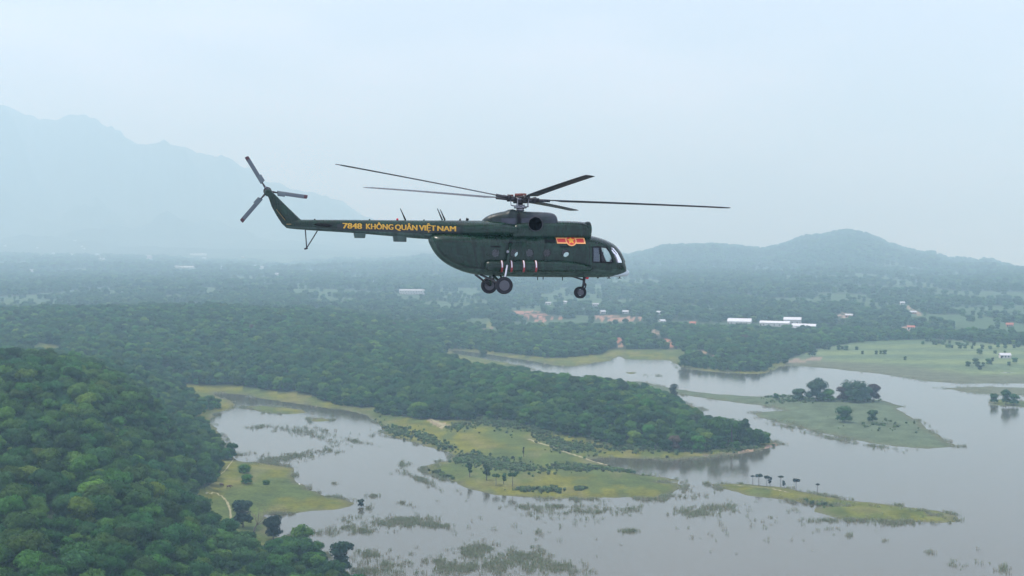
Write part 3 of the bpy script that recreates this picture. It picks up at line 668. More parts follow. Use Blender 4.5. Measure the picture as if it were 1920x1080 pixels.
lone('islet_tree', 1886, 759, 26, 'broad', DK, 'tallest dark tree on the tiny far islet', 0.95)
lone('islet_tree', 1901, 760, 20, 'broad', BG, 'bushy blue-green tree right of the tallest on the tiny far islet', 1.2)
lone('tall_tree', 1263, 757, 34, 'tier', (0.05, 0.07, 0.05, 1), 'tall slender tree standing alone against the water behind the ridge', 1.4)
lone('slim_tree', 1303, 812, 32, 'tier', (0.045, 0.065, 0.04, 1), 'slim tree poking above the low end of the wooded ridge', 1.3)
lone('slim_tree', 1314, 814, 25, 'tier', DK, 'thin small tree in the gap beside the slim ridge tree', 0.9)
lone('ridge_tree', 1340, 836, 52, 'broad', DK, 'big rounded dark tree near the wooded point', 0.85)
lone('ridge_tree', 1372, 836, 44, 'umbrella', DK, 'spreading dark tree with open boughs near the wooded point', 2.0)
lone('ridge_tree', 1394, 836, 50, 'broad', BG, 'tall dark tree nearest the tip of the wooded point', 0.6)
lone('shore_bush', 1415, 836, 26, 'broad', DK, 'low dark bush beside the rocky tip of the wooded point', 1.5, cat='shrub')
lone('shore_bush', 1434, 835, 17, 'broad', DK, 'last small dark bush at the rocky tip of the wooded point', 1.6, cat='shrub')
lone('shore_tree', 435, 862, 30, 'broad', DK, 'dark cone-shaped tree alone at the top of the left meadow', 0.9)
lone('shore_tree', 456, 990, 52, 'broad', (0.018, 0.042, 0.024, 1), 'dense dark tree growing beside the bare brown tree', 1.0)
lone('bare_tree', 476, 1003, 62, 'bare', MD, 'leafless brown-grey tree leaning over the water', 1.15)
lone('shore_tree', 513, 1012, 44, 'broad', (0.016, 0.034, 0.020, 1), 'dark tree at the water just below the bare tree', 1.1)
lone('shore_tree', 565, 1042, 54, 'broad', MD, 'green tree at the water with yellow-green foliage', 1.0)
lone('shore_tree', 640, 1080, 66, 'broad', (0.022, 0.050, 0.028, 1), 'large loose tree at the bottom shoreline', 0.9)
lone('shore_tree', 596, 1085, 40, 'broad', BR, 'bright green tree left of the large loose shoreline tree', 1.1)
lone('meadow_shrub', 458, 888, 14, 'broad', MD, 'upper low bush on the left meadow', 2.2, cat='shrub')
lone('meadow_shrub', 462, 908, 16, 'broad', MD, 'middle bush on the left meadow below the first', 1.9, cat='shrub')
lone('meadow_shrub', 499, 909, 7, 'broad', MD, 'lowest small bush on the left meadow', 2.6, cat='shrub')
for i, (a, bb, hh, kd, lb, wd) in enumerate([
    (881, 897, 28, 'tier', 'slender tree with two leaf clumps, first tree on the green lobe', 0.9),
    (912, 903, 30, 'tier', 'narrow dark tree, second on the green lobe', 1.0),
    (930, 911, 22, 'umbrella', 'two-tiered small tree, third on the green lobe', 1.3),
    (944, 908, 19, 'tier', 'small ragged tree between two round-topped ones on the green lobe', 1.1),
    (961, 914, 25, 'umbrella', 'round-topped tree on a thin trunk, last on the green lobe', 1.35)]):
    lone('meadow_tree', a, bb, hh, kd, DK, lb, wd)
lone('dead_tree', 982, 858, 19, 'tier', (0.05, 0.06, 0.04, 1), 'small bare cross-shaped tree on the upper meadow', 0.5)
for a, bb, hh, kd, lb, wd in [
    (1411, 909, 18, 'palm', 'thin small palm-like tree, leftmost on the long sand spit', 0.8), (1423, 911, 22, 'umbrella', 'round dark-topped tree, second on the long sand spit', 1.2),
    (1438, 912, 19, 'umbrella', 'flat dark-topped tree, third on the long sand spit', 1.1), (1444, 913, 17, 'tier', 'ragged little tree touching the third one on the sand spit', 0.9),
    (1464, 915, 22, 'palm', 'thin tree with a small flat top, middle of the sand spit', 0.9), (1470, 916, 15, 'tier', 'short leafy tree right beside the thin flat-topped one', 0.9),
    (1493, 921, 23, 'umbrella', 'round-topped tree standing apart on the sand spit', 1.1), (1533, 928, 20, 'palm', 'nearly bare thin tree, last on the sand spit', 0.7)]:
    lone('spit_tree', a, bb, hh, kd, (0.03, 0.05, 0.035, 1), lb, wd)
lone('waterside_shrub', 677, 952, 14, 'broad', (0.05, 0.075, 0.05, 1), 'grey bush at the tip of the left meadow', 1.2, cat='shrub')
lone('far_tree', 906, 672, 15, 'broad', BG, 'dark round tree on the far channel bank', 1.4)
lone('far_tree', 1283, 690, 22, 'broad', BG, 'dark rounded tree at the bank of the far headland', 1.6)
lone('far_tree', 1523, 668, 14, 'broad', BG, 'dark round bush where the plain meets the water', 1.6)

# shrubs in bands on the peninsula and reeds standing in the water
bush = [crown_mesh('bush_clump', 90+i, w=1.3, h=1.5, lobes=5, quads=260, q=0.22, core=0.78) for i in range(3)]
bo = []
for i, me in enumerate(bush):
    for c in ((0.105, 0.165, 0.060, 1), (0.080, 0.140, 0.056, 1), (0.105, 0.145, 0.075, 1)):
        o = bpy.data.objects.new('bush_proto_%d' % len(bo), tinted(me, c)); bo.append(o)
bush_coll = copy_to_collection('bush_prototypes', bo)
def blob_pts(blobs, mult=1.0):
    P = []
    for (cx_, cy_, rx, ry, n, *rot) in blobs:
        n = int(n*mult)
        a = RNG.random(n)*6.283; q = np.abs(RNG.normal(size=n))*0.62; u = q*np.cos(a)*rx; v = q*np.sin(a)*ry
        t = math.radians(rot[0]) if rot else 0
        P.append(np.stack([cx_ + u*math.cos(t) - v*math.sin(t), cy_ + u*math.sin(t) + v*math.cos(t)], 1))
    return np.concatenate(P)
def surface_pts(P, water=False):
    X, Y = ground(P[:, 0], P[:, 1]); s = land_sd(X, Y); Zz = height(X, Y, s)
    if water: return X, Y, np.maximum(Zz, 0), s < 9
    return X, Y, Zz, s > 0.2
BUSH = [(1500,750,24,3,60),(1545,751,30,3,100),(1600,752,44,3,120),(1460,747,30,3,40),(905,868,52,11,340,9),(960,880,55,8,260,6),(1085,881,48,6,200,2),(1160,884,50,4,120,4),(870,866,22,9,120),(940,804,60,9,260,5),(860,806,22,7,70),(912,797,28,10,80),(800,826,50,8,200,20),(745,812,26,9,150,20),
        (1097,846,32,7,110,8),(1040,838,40,7,150,12),(1180,846,60,6,160,2),(1290,848,60,5,110),(1010,820,40,8,140,10),(1390,843,40,5,100,-6),(1060,848,30,5,70),(1045,924,20,4,0),(985,922,24,3,46),(1035,923,22,4,60),(1085,922,16,3,36),
        (830,893,16,4,50,20),(702,798,13,11,70),(1540,948,30,3,18,8),(1480,755,60,4,60),(1650,800,60,14,30),(1370,688,55,9,120,5),(1420,694,24,5,60),(640,752,60,5,60,10),(1265,732,2,1,2)]
P = blob_pts(BUSH, 1.9); X, Y, Zz, ok = surface_pts(P); X, Y, Zz = X[ok], Y[ok], Zz[ok]
o = scatter('shrubbery', np.stack([X, Y, Zz-0.1], 1), 0.28+0.55*RNG.random(len(X))**1.6, RNG.random(len(X))*6.28, RNG.integers(0, len(bo), len(X)), bush_coll)
tag(o, 'low green scrub in bands across the grassy peninsulas and shores', 'shrubs', kind='stuff')
M_REED = mat('reed_stalks', (0.22, 0.26, 0.13), 0.8)
M_REED2 = mat('dry_reed_stalks', (0.30, 0.29, 0.18), 0.8)
def tuft(seed, n, h, w):
    g = random.Random(seed); V = []; F = []
    for i in range(n):
        a = g.random()*6.28; rr = w*math.sqrt(g.random()); x0, y0 = rr*math.cos(a), rr*math.sin(a); hh = h*(0.5+0.6*g.random()); b_ = g.random()*6.28; ln = 0.3*hh*g.random()
        dx, dy = math.cos(b_)*ln, math.sin(b_)*ln; t = 0.045+0.03*g.random(); o = len(V); c = g.random()*6.28; ex, ey = math.cos(c)*t, math.sin(c)*t
        V += [(x0-ex, y0-ey, -0.2), (x0+ex, y0+ey, -0.2), (x0+dx*.5+ex, y0+dy*.5+ey, hh*.6), (x0+dx*.5-ex, y0+dy*.5-ey, hh*.6), (x0+dx, y0+dy, hh)]; F += [(o, o+1, o+2, o+3), (o+3, o+2, o+4)]
    return V, F
ro = []
for i in range(6):
    V, F = tuft(i, 9, 1.25 if i % 2 else 0.9, 0.95); me = geo_mesh('reed_tuft', (V, F), M_REED if i % 3 else M_REED2)
    ro.append(bpy.data.objects.new('reed_proto_%d' % i, me))
reed_coll = copy_to_collection('reed_prototypes', ro)
sh = []
for _ in range(60):
    q = np.stack([RNG.uniform(380, 1920, 40000), RNG.uniform(660, 1080, 40000)], 1); gx, gy = ground(q[:, 0], q[:, 1]); ss = land_sd(gx, gy)
    k_ = (ss > -3.0) & (ss < 1.0) & (gy < 1200) & (fbm(gx/14.0+9, gy/14.0, 3) > 0.50); sh.append(q[k_])
    if sum(len(a_) for a_ in sh) > 5200: break
SHORE = np.concatenate(sh)[:5200]
REED = [(1490,942,24,4,90,4),(1560,948,50,5,260,10),(1640,957,60,6,320,8),(1730,966,50,6,300,8),(487,801,38,6,120,2),(575,809,60,9,420,4),(600,820,40,4,110,18),(665,827,28,4,90,12),(545,858,66,9,420,-12),(500,862,30,8,160,-5),(450,853,20,5,50),(620,845,25,7,90),(755,872,14,8,50),(788,899,30,5,170,24),(752,885,12,4,30),
        (820,878,12,12,30),(700,930,11,2,36),(752,943,13,3,50,8),(775,951,8,2,16),(626,907,7,2,16),(690,952,8,5,30),
        (740,978,78,10,900,0),(815,985,50,5,220,8),(650,989,55,7,330,-12),(680,996,30,4,110),(610,1000,20,5,60),
        (730,1060,90,22,560),(690,1040,40,10,160),(875,1036,34,16,300),(905,1028,30,9,130),(985,1042,46,13,400),(940,1060,90,18,560),(880,1068,70,14,480),(1060,1064,44,14,300),(1000,1070,60,12,200),(690,1070,40,16,160),(830,1055,40,12,120),
        (1010,957,32,9,170),(1060,962,60,14,190),(1120,960,60,10,110),(1180,955,50,9,70),(980,950,30,5,60),(1050,950,70,7,120),
        (1320,955,64,8,330,-4),(1310,962,40,6,170),(1370,950,30,6,60),(1285,915,14,18,70),(1300,930,30,9,70),(1182,996,20,3,60),(1560,976,120,4,90),(1680,982,90,4,80),(1380,958,120,30,60),
        (1490,958,8,6,10),(1580,992,60,6,24),(1592,1004,5,3,10),(1662,1014,7,3,18),(1880,1064,20,9,90),(1790,1060,120,20,26),(1745,1035,12,4,12),(1480,800,70,3,90,10),(1560,822,120,3,150,12),(1640,836,60,2,80,6),
        (1450,789,40,3,50,8),(700,815,10,6,30),(860,922,40,3,20,24),(1080,940,150,2,60),(870,860,30,5,60),(1690,980,4,3,8),(1340,1000,220,50,50),(1000,1000,180,30,50)]
P = np.concatenate([blob_pts(REED), SHORE]); X, Y, Zz, ok = surface_pts(P, True); keepn = fbm(X/5.0, Y/9.0, 3) > 0.47; ok &= keepn | (RNG.random(len(X)) < 0.15); X, Y, Zz = X[ok], Y[ok], Zz[ok]
o = scatter('reeds', np.stack([X, Y, Zz], 1), 0.45+0.7*RNG.random(len(X)), RNG.random(len(X))*6.28, RNG.integers(0, 6, len(X)), reed_coll)
tag(o, 'thin grey-green reeds standing in patches in the shallow water', 'reeds', kind='stuff')

# cattle on the meadow, an egret over the shore
M_HIDE = mat('brown_hide', (0.10, 0.055, 0.035), 0.8, noise=(3, 0.2)); M_WHITE = mat('white_feathers', (0.80, 0.80, 0.78), 0.7)
def skin_body(name, nodes, edges, m, parent=None):
    me = bpy.data.meshes.new(name); me.from_pydata([n[0] for n in nodes], edges, []); o = bpy.data.objects.new(name, me); link(o)
    sk = o.modifiers.new('skin', 'SKIN'); sl = me.skin_vertices[0].data
    for i, n in enumerate(nodes): sl[i].radius = (n[1], n[1])
    sl[0].use_root = True; sub = o.modifiers.new('sub', 'SUBSURF'); sub.levels = sub.render_levels = 1
    dg = bpy.context.evaluated_depsgraph_get(); me2 = bpy.data.meshes.new_from_object(o.evaluated_get(dg)); me2.name = name
    bpy.data.objects.remove(o); me2.materials.append(m); me2.polygons.foreach_set('use_smooth', [True]*len(me2.polygons))
    return link(bpy.data.objects.new(name, me2), parent)
cow_n = [((0,0,1.05),.36),((.55,0,1.08),.36),((-.6,0,1.1),.33),((.95,0,1.2),.22),((1.25,0,1.0),.16),((1.5,0,.75),.12),((1.65,0,.6),.09),
 ((.6,.2,.7),.13),((.58,.2,.35),.07),((.6,.2,.05),.07),((.6,-.2,.7),.13),((.66,-.2,.35),.07),((.6,-.2,.05),.07),
 ((-.62,.2,.75),.16),((-.75,.2,.42),.08),((-.68,.2,.05),.07),((-.62,-.2,.75),.16),((-.8,-.2,.42),.08),((-.72,-.2,.05),.07),((-.92,0,1.2),.06),((-1.02,0,.7),.03)]
cow_e = [(0,1),(0,2),(1,3),(3,4),(4,5),(5,6),(1,7),(7,8),(8,9),(1,10),(10,11),(11,12),(2,13),(13,14),(14,15),(2,16),(16,17),(17,18),(2,19),(19,20)]
cow0 = skin_body('cow', cow_n, cow_e, M_HIDE); X, Y, Zz = place(429, 917); cow0.location = (X, Y, Zz); cow0.rotation_euler = (0, 0, 0.5)
tag(cow0, 'brown cow grazing on the meadow path beside the wood', 'cow')
cow1 = cow0.copy(); COL.objects.link(cow1); X, Y, Zz = place(416, 913); cow1.location = (X, Y, Zz); cow1.rotation_euler = (0, 0, 2.6); tag(cow1, 'brown cow grazing closest to the trees left of the other one', 'cow')
X, Y = ground(562, 915); eg = empty('egret', (X, Y, 1.5), (0, 0, 0.7))
skin_body('body', [((0,0,0),.12),((.25,0,.03),.09),((.42,0,.10),.04),((.55,0,.12),.03),((-.25,0,0),.06),((-.55,0,-.02),.02)], [(0,1),(1,2),(2,3),(0,4),(4,5)], M_WHITE, eg)
for s in (-1, 1): mesh_obj('wing', [(.15,s*.08,.06),(-.15,s*.08,.06),(-.12,s*.5,.25),(.18,s*.45,.25),(-.15,s*.95,.30),(.0,s*.9,.31),(.15,s*.08,.03),(-.15,s*.08,.03),(-.12,s*.5,.22),(.18,s*.45,.22),(-.15,s*.95,.28),(.0,s*.9,.29)],
     [(0,1,2,3),(3,2,4,5),(6,9,8,7),(9,11,10,8),(0,3,9,6),(3,5,11,9),(1,7,8,2),(2,8,10,4),(4,10,11,5)], M_WHITE, eg)
tag(eg, 'white egret flying low over the shoreline of the left meadow', 'bird')

# ------------------------------------------------------------------ the helicopter
HD = 70.7                                     # metres from the camera
HEX, HEZ = (970 - 960) / FPX * HD, CAM_H
heli = empty('helicopter', (HEX, HD, HEZ), (R_(-1.2), 0, R_(9.6)))
tag(heli, 'dark green military transport helicopter flying over the lake with wheels down', 'helicopter')
HM = Matrix.Translation((HEX, HD, HEZ)) @ Euler((R_(-1.2), 0, R_(9.6))).to_matrix().to_4x4(); HI = HM.inverted()
def hb(px, py, yl=0.0):
    """body coordinates (x forward, z up) of a measured point lying at lateral offset yl (+ port)"""
    d = Vector([float(v) for v in ray(px, py)]); o = HI @ Vector((0, 0, CAM_H)); dd = HI.to_3x3() @ d
    t = (yl - o.y) / dd.y; p = o + dd * t; return p.x, p.z

def paint(name, col, rough=0.38, soot=False):
    m = bpy.data.materials.new(name); m.use_nodes = True; nt = m.node_tree; N = nt.nodes; L = nt.links; b = N['Principled BSDF']
    b.inputs['Roughness'].default_value = rough; b.inputs['Specular IOR Level'].default_value = 0.36
    t = N.new('ShaderNodeTexCoord'); n = N.new('ShaderNodeTexNoise'); n.inputs['Scale'].default_value = 1.1; n.inputs['Detail'].default_value = 6; n.inputs['Roughness'].default_value = 0.65
    L.new(t.outputs['Object'], n.inputs['Vector']); r = N.new('ShaderNodeMapRange'); r.inputs['From Min'].default_value = .3; r.inputs['From Max'].default_value = .7; r.inputs['To Min'].default_value = .72; r.inputs['To Max'].default_value = 1.3
    L.new(n.outputs['Fac'], r.inputs['Value']); mx = N.new('ShaderNodeMix'); mx.data_type = 'RGBA'; mx.blend_type = 'MULTIPLY'; mx.inputs[0].default_value = 1; mx.inputs[6].default_value = (*col, 1)
    L.new(r.outputs[0], mx.inputs[7]); out = mx.outputs[2]
    # panel seams: thin dark lines every 0.9 m along the body
    w = N.new('ShaderNodeTexBrick'); w.inputs['Color1'].default_value = (1, 1, 1, 1); w.inputs['Color2'].default_value = (.88, .92, .90, 1); w.inputs['Mortar'].default_value = (.55, .55, .55, 1)
    w.inputs['Scale'].default_value = 1.0; w.inputs['Mortar Size'].default_value = 0.012; w.inputs['Brick Width'].default_value = 1.15; w.inputs['Row Height'].default_value = 0.62
    sx = N.new('ShaderNodeSeparateXYZ'); cx = N.new('ShaderNodeCombineXYZ'); L.new(t.outputs['Object'], sx.inputs[0]); L.new(sx.outputs['X'], cx.inputs['X']); L.new(sx.outputs['Z'], cx.inputs['Y']); L.new(cx.outputs[0], w.inputs['Vector'])
    m2 = N.new('ShaderNodeMix'); m2.data_type = 'RGBA'; m2.blend_type = 'MULTIPLY'; m2.inputs[0].default_value = 1; L.new(out, m2.inputs[6]); L.new(w.outputs['Color'], m2.inputs[7]); out = m2.outputs[2]
    st = N.new('ShaderNodeTexNoise'); st.inputs['Scale'].default_value = 1.0; st.inputs['Detail'].default_value = 5; sm = N.new('ShaderNodeMapping'); sm.inputs['Scale'].default_value = (4.5, 4.5, 0.7)
    L.new(t.outputs['Object'], sm.inputs[0]); L.new(sm.outputs[0], st.inputs['Vector']); sr = N.new('ShaderNodeMapRange'); sr.inputs['From Min'].default_value = .38; sr.inputs['From Max'].default_value = .68; sr.inputs['To Min'].default_value = 1.25; sr.inputs['To Max'].default_value = .55
    L.new(st.outputs['Fac'], sr.inputs['Value']); m4 = N.new('ShaderNodeMix'); m4.data_type = 'RGBA'; m4.blend_type = 'MULTIPLY'; m4.inputs[0].default_value = 1; L.new(out, m4.inputs[6]); L.new(sr.outputs[0], m4.inputs[7]); out = m4.outputs[2]
    ro_ = N.new('ShaderNodeMapRange'); ro_.inputs['From Min'].default_value = .3; ro_.inputs['From Max'].default_value = .7; ro_.inputs['To Min'].default_value = rough*.75; ro_.inputs['To Max'].default_value = rough*1.5; L.new(st.outputs['Fac'], ro_.inputs['Value']); L.new(ro_.outputs[0], b.inputs['Roughness'])
    if soot:                                   # exhaust stains: grey-blue bleached metal behind the pipes
        g = N.new('ShaderNodeTexNoise'); g.inputs['Scale'].default_value = 0.9; g.inputs['Detail'].default_value = 3; mpp = N.new('ShaderNodeMapping'); mpp.inputs['Location'].default_value = (3.3, 1.7, 0.4)
        L.new(t.outputs['Object'], mpp.inputs[0]); L.new(mpp.outputs[0], g.inputs['Vector'])
        rr = N.new('ShaderNodeMapRange'); rr.inputs['From Min'].default_value = .42; rr.inputs['From Max'].default_value = .62; L.new(g.outputs['Fac'], rr.inputs['Value'])
        m3 = N.new('ShaderNodeMix'); m3.data_type = 'RGBA'; L.new(rr.outputs[0], m3.inputs[0]); L.new(out, m3.inputs[6]); m3.inputs[7].default_value = (0.034, 0.042, 0.050, 1); out = m3.outputs[2]
    L.new(out, b.inputs['Base Color'])
    return m
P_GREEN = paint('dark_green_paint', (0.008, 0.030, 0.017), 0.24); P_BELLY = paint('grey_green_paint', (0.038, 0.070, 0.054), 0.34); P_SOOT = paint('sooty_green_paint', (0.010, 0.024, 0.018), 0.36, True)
P_BLACK = mat('black_paint', (0.004, 0.0045, 0.005), 0.6, spec=0.2); P_PIPE_DARK = mat('pipe_depth_black', (0.001, 0.001, 0.001), 0.9, spec=0.0); P_TYRE = mat('tyre_rubber', (0.007, 0.008, 0.010), 0.8); P_RIM = mat('wheel_grey', (0.075, 0.08, 0.085), 0.4, metal=0.3)
P_STEEL = mat('bare_steel', (0.30, 0.31, 0.32), 0.35, metal=0.8); P_DKSTEEL = mat('greased_steel', (0.045, 0.045, 0.045), 0.45, metal=0.5); P_RUST = mat('red_brown_primer', (0.16, 0.045, 0.03), 0.6)
P_RED = mat('insignia_red', (0.55, 0.03, 0.025), 0.5); P_YEL = mat('insignia_yellow', (0.80, 0.36, 0.03), 0.5); P_ORG = mat('insignia_orange', (0.85, 0.42, 0.14), 0.5); P_LET = mat('lettering_yellow', (0.62, 0.36, 0.035), 0.55)
P_WHITE = mat('white_paint', (0.75, 0.75, 0.74), 0.4); P_MAROON = mat('strap_red', (0.25, 0.03, 0.03), 0.45); P_LAMP = mat('beacon_red', (0.60, 0.02, 0.04), 0.3); P_CHIN = mat('grey_radome', (0.42, 0.50, 0.48), 0.3)
P_BLADE = mat('blade_dark', (0.022, 0.026, 0.027), 0.42, noise=(0.8, 0.2)); P_TBLADE = mat('tail_blade_grey', (0.10, 0.135, 0.135), 0.4); P_INT = mat('cabin_interior', (0.05, 0.065, 0.07), 0.8)
P_MAROON_D = mat('dark_red_tip', (0.06, 0.02, 0.022), 0.5); P_TBLADE2 = mat('tail_blade_dark', (0.085, 0.11, 0.115), 0.4)
P_GLASS = bpy.data.materials.new('window_glass'); P_GLASS.use_nodes = True; nt = P_GLASS.node_tree; nt.nodes.clear()
go_ = nt.nodes.new('ShaderNodeOutputMaterial'); gm = nt.nodes.new('ShaderNodeMixShader'); gt = nt.nodes.new('ShaderNodeBsdfTransparent'); gt.inputs[0].default_value = (0.86, 0.90, 0.90, 1)
gg = nt.nodes.new('ShaderNodeBsdfGlossy'); gg.inputs['Roughness'].default_value = 0.08; fr = nt.nodes.new('ShaderNodeFresnel'); fr.inputs[0].default_value = 1.5
nt.links.new(fr.outputs[0], gm.inputs[0]); nt.links.new(gt.outputs[0], gm.inputs[1]); nt.links.new(gg.outputs[0], gm.inputs[2]); nt.links.new(gm.outputs[0], go_.inputs['Surface'])

def ring(x, zc, hz, hy, n=2.0, k=48):
    a = np.arange(k) * 2*math.pi/k; c, s = np.cos(a), np.sin(a)
    return [(x, hy*math.copysign(abs(cc)**(2/n), cc), zc + hz*math.copysign(abs(ss)**(2/n), ss)) for cc, ss in zip(c, s)]
def loft(name, rings, mats, parent=heli, mi=None, smooth=True):
    k = len(rings[0]); V = [p for r in rings for p in r]; F = []
    for i in range(len(rings)-1):
        for j in range(k): F.append((i*k+j, i*k+(j+1) % k, (i+1)*k+(j+1) % k, (i+1)*k+j))
    F.append(tuple(range(k-1, -1, -1))); F.append(tuple((len(rings)-1)*k+j for j in range(k)))
    o = mesh_obj(name, V, F, mats, parent, smooth, mi)
    bm = bmesh.new(); bm.from_mesh(o.data); bmesh.ops.recalc_face_normals(bm, faces=bm.faces); bm.to_mesh(o.data); bm.free(); return o
def stations(tab, nsub, yl=0.0):
    """rows (px, top py, bottom py, half width) -> densely interpolated (x, zc, hz, hy)"""
    A = []
    for px, t, b, w in tab:
        x, zt = hb(px, t, yl); _, zb = hb(px, b, yl); A.append((x, zt, zb, w))
    A = np.array(A); s = np.concatenate([[0], np.cumsum(np.hypot(np.diff(A[:, 0]), np.abs(np.diff(A[:, 3])) + 0.3*np.abs(np.diff(A[:, 2]))) + 1e-3)])
    si = np.unique(np.concatenate([s, np.linspace(0, s[-1], nsub)])); P = pchip(s, A, si)
    return [(p[0], (p[1]+p[2])/2, max((p[1]-p[2])/2, .004), max(p[3], .004)) for p in P]

POD = [(803,444.5,446.5,.12),(805,442,454,.48),(809,440,463,.72),(815,438.5,473,.90),(824,437.5,484,1.04),(838,437,495,1.14),(855,437,504,1.20),(875,437,511,1.24),(900,437,516,1.25),(950,437,518.5,1.25),(1000,437.5,519.3,1.25),
       (1060,439,520,1.25),(1095,441,520,1.25),(1110,443,520,1.25),(1124,446.5,520,1.22),(1136,451,519.5,1.15),(1146,456,518.7,1.05),(1154,462.5,518,.93),(1161,471,517,.78),(1166,480,516,.62),(1170,489,514,.46),(1172.5,496,511,.30),(1173.5,501,507,.12)]
NP = 2.35
pod_st = stations(POD, 130)
_px = np.array([p[0] for p in POD]); BOTC = np.array([hb(p[0], p[2]) for p in POD]); sx_ = [s[0] for s in pod_st]
def hull_y(x, z, st=None, n=NP):
    """half breadth of the hull at x, z"""
    st = st or pod_st; X = [s[0] for s in st]; zc = np.interp(x, X, [s[1] for s in st]); hz = np.interp(x, X, [s[2] for s in st]); hy = np.interp(x, X, [s[3] for s in st])
    return float(hy * max(0.0, 1 - min(1, abs((z-zc)/hz))**n)**(1/n))
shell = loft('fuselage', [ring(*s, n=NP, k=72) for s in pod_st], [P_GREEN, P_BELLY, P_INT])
# two paints: the belly and keel band is the paler one
me = shell.data; BX_ = BOTC[:, 0]; BZ_ = BOTC[:, 1]
def d2bot(x, z):
    best = 9
    for i in range(len(BOTC)-1):
        a, b_ = BOTC[i], BOTC[i+1]; e = b_-a; t = max(0, min(1, ((x-a[0])*e[0] + (z-a[1])*e[1]) / (e @ e))); best = min(best, math.hypot(x-a[0]-t*e[0], z-a[1]-t*e[1]))
    return best
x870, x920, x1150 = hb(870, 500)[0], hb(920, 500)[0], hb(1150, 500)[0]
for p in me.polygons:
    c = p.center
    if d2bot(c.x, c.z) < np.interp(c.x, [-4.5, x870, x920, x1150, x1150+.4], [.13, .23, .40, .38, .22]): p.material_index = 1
sol = shell.modifiers.new('skin', 'SOLIDIFY'); sol.thickness = 0.05; sol.offset = -1; sol.material_offset = 2; sol.material_offset_rim = 0

def prism(poly, axis, a0, a1):
    """closed prism from a polygon: axis 'y' -> poly in (x,z); axis 'x' -> poly in (y,z)"""
    V = [];
    for a in (a0, a1):
        for u, v in poly: V.append((u, a, v) if axis == 'y' else (a, u, v))
    n = len(poly); F = [tuple(range(n)), tuple(range(2*n-1, n-1, -1))] + [(i, i+n, (i+1) % n + n, (i+1) % n) for i in range(n)]
    me = bpy.data.meshes.new('cut'); me.from_pydata(V, [], F); bm = bmesh.new(); bm.from_mesh(me); bmesh.ops.recalc_face_normals(bm, faces=bm.faces); bm.to_mesh(me); bm.free()
    return me
def hpoly(pts, yl): return [hb(a, b_, yl) for a, b_ in pts]
def circ(cx_, cz_, r, n=20, e=1.0): return [(cx_ + r*math.cos(2*math.pi*i/n), cz_ + r*e*math.sin(2*math.pi*i/n)) for i in range(n)]
CUT = []
wins = []
for px, open_ in ((929, 0), (964, 1), (993, 0), (1026, 0), (1060, 1)):
    x, z = hb(px, 474.5, -1.24); wins.append((x, z, open_)); CUT.append(prism(circ(x, z, 0.19), 'y', -1.5, -0.9))
# port side round windows
for (px, py) in ((905, 478), (971, 478.5), (1062.5, 479)):
    x, z = hb(px, py, 1.24); CUT.append(prism(circ(x, z, 0.17), 'y', 0.9, 1.5))
DOORW = [(1110,463),(1124,463),(1138,464),(1145,478),(1149,490),(1147,493),(1110,491.5)]
QUARTER = [(1142.5,463),(1151,464),(1159,474),(1166,487),(1168,492.5),(1154,492.5),(1149,479)]
dw = hpoly(DOORW, -1.05); qw = hpoly(QUARTER, -0.85)
CUT.append(prism(dw, 'y', -1.6, 1.6)); CUT.append(prism(qw, 'y', -1.6, -.50)); CUT.append(prism(qw, 'y', .50, 1.6))
zt, zb_ = hb(1150, 463.5)[1], hb(1150, 489.5)[1]
xf = hb(1149, 470)[0]
for s in (-1, 1): CUT.append(prism([(s*.04, zb_), (s*.46, zb_), (s*.46, zt), (s*.04, zt)], 'x', xf, 9.0))
zl0, zl1 = hb(1160, 492)[1], hb(1160, 507)[1]
for s in (-1, 1): CUT.append(prism([(s*.05, zl1), (s*.42, zl1), (s*.60, zl0), (s*.05, zl0)], 'x', hb(1158, 500)[0], 9.0))
for i, cmesh in enumerate(CUT):
    co = bpy.data.objects.new('cutter', cmesh); COL.objects.link(co)
    bo_ = shell.modifiers.new('cut%d' % i, 'BOOLEAN'); bo_.operation = 'DIFFERENCE'; bo_.object = co; bo_.solver = 'EXACT'; co.parent = heli; cmesh['c'] = 1
dg = bpy.context.evaluated_depsgraph_get(); me2 = bpy.data.meshes.new_from_object(shell.evaluated_get(dg)); shell.modifiers.clear(); shell.data = me2; me2.name = 'fuselage'
for o in [o for o in COL.objects if o.name.startswith('cutter')]: bpy.data.objects.remove(o)
bm = bmesh.new(); bm.from_mesh(me2)
for f in bm.faces: f.smooth = True
for e in bm.edges:
    if len(e.link_faces) == 2 and e.calc_face_angle(0) > 0.6: e.smooth = False
bm.to_mesh(me2); bm.free()

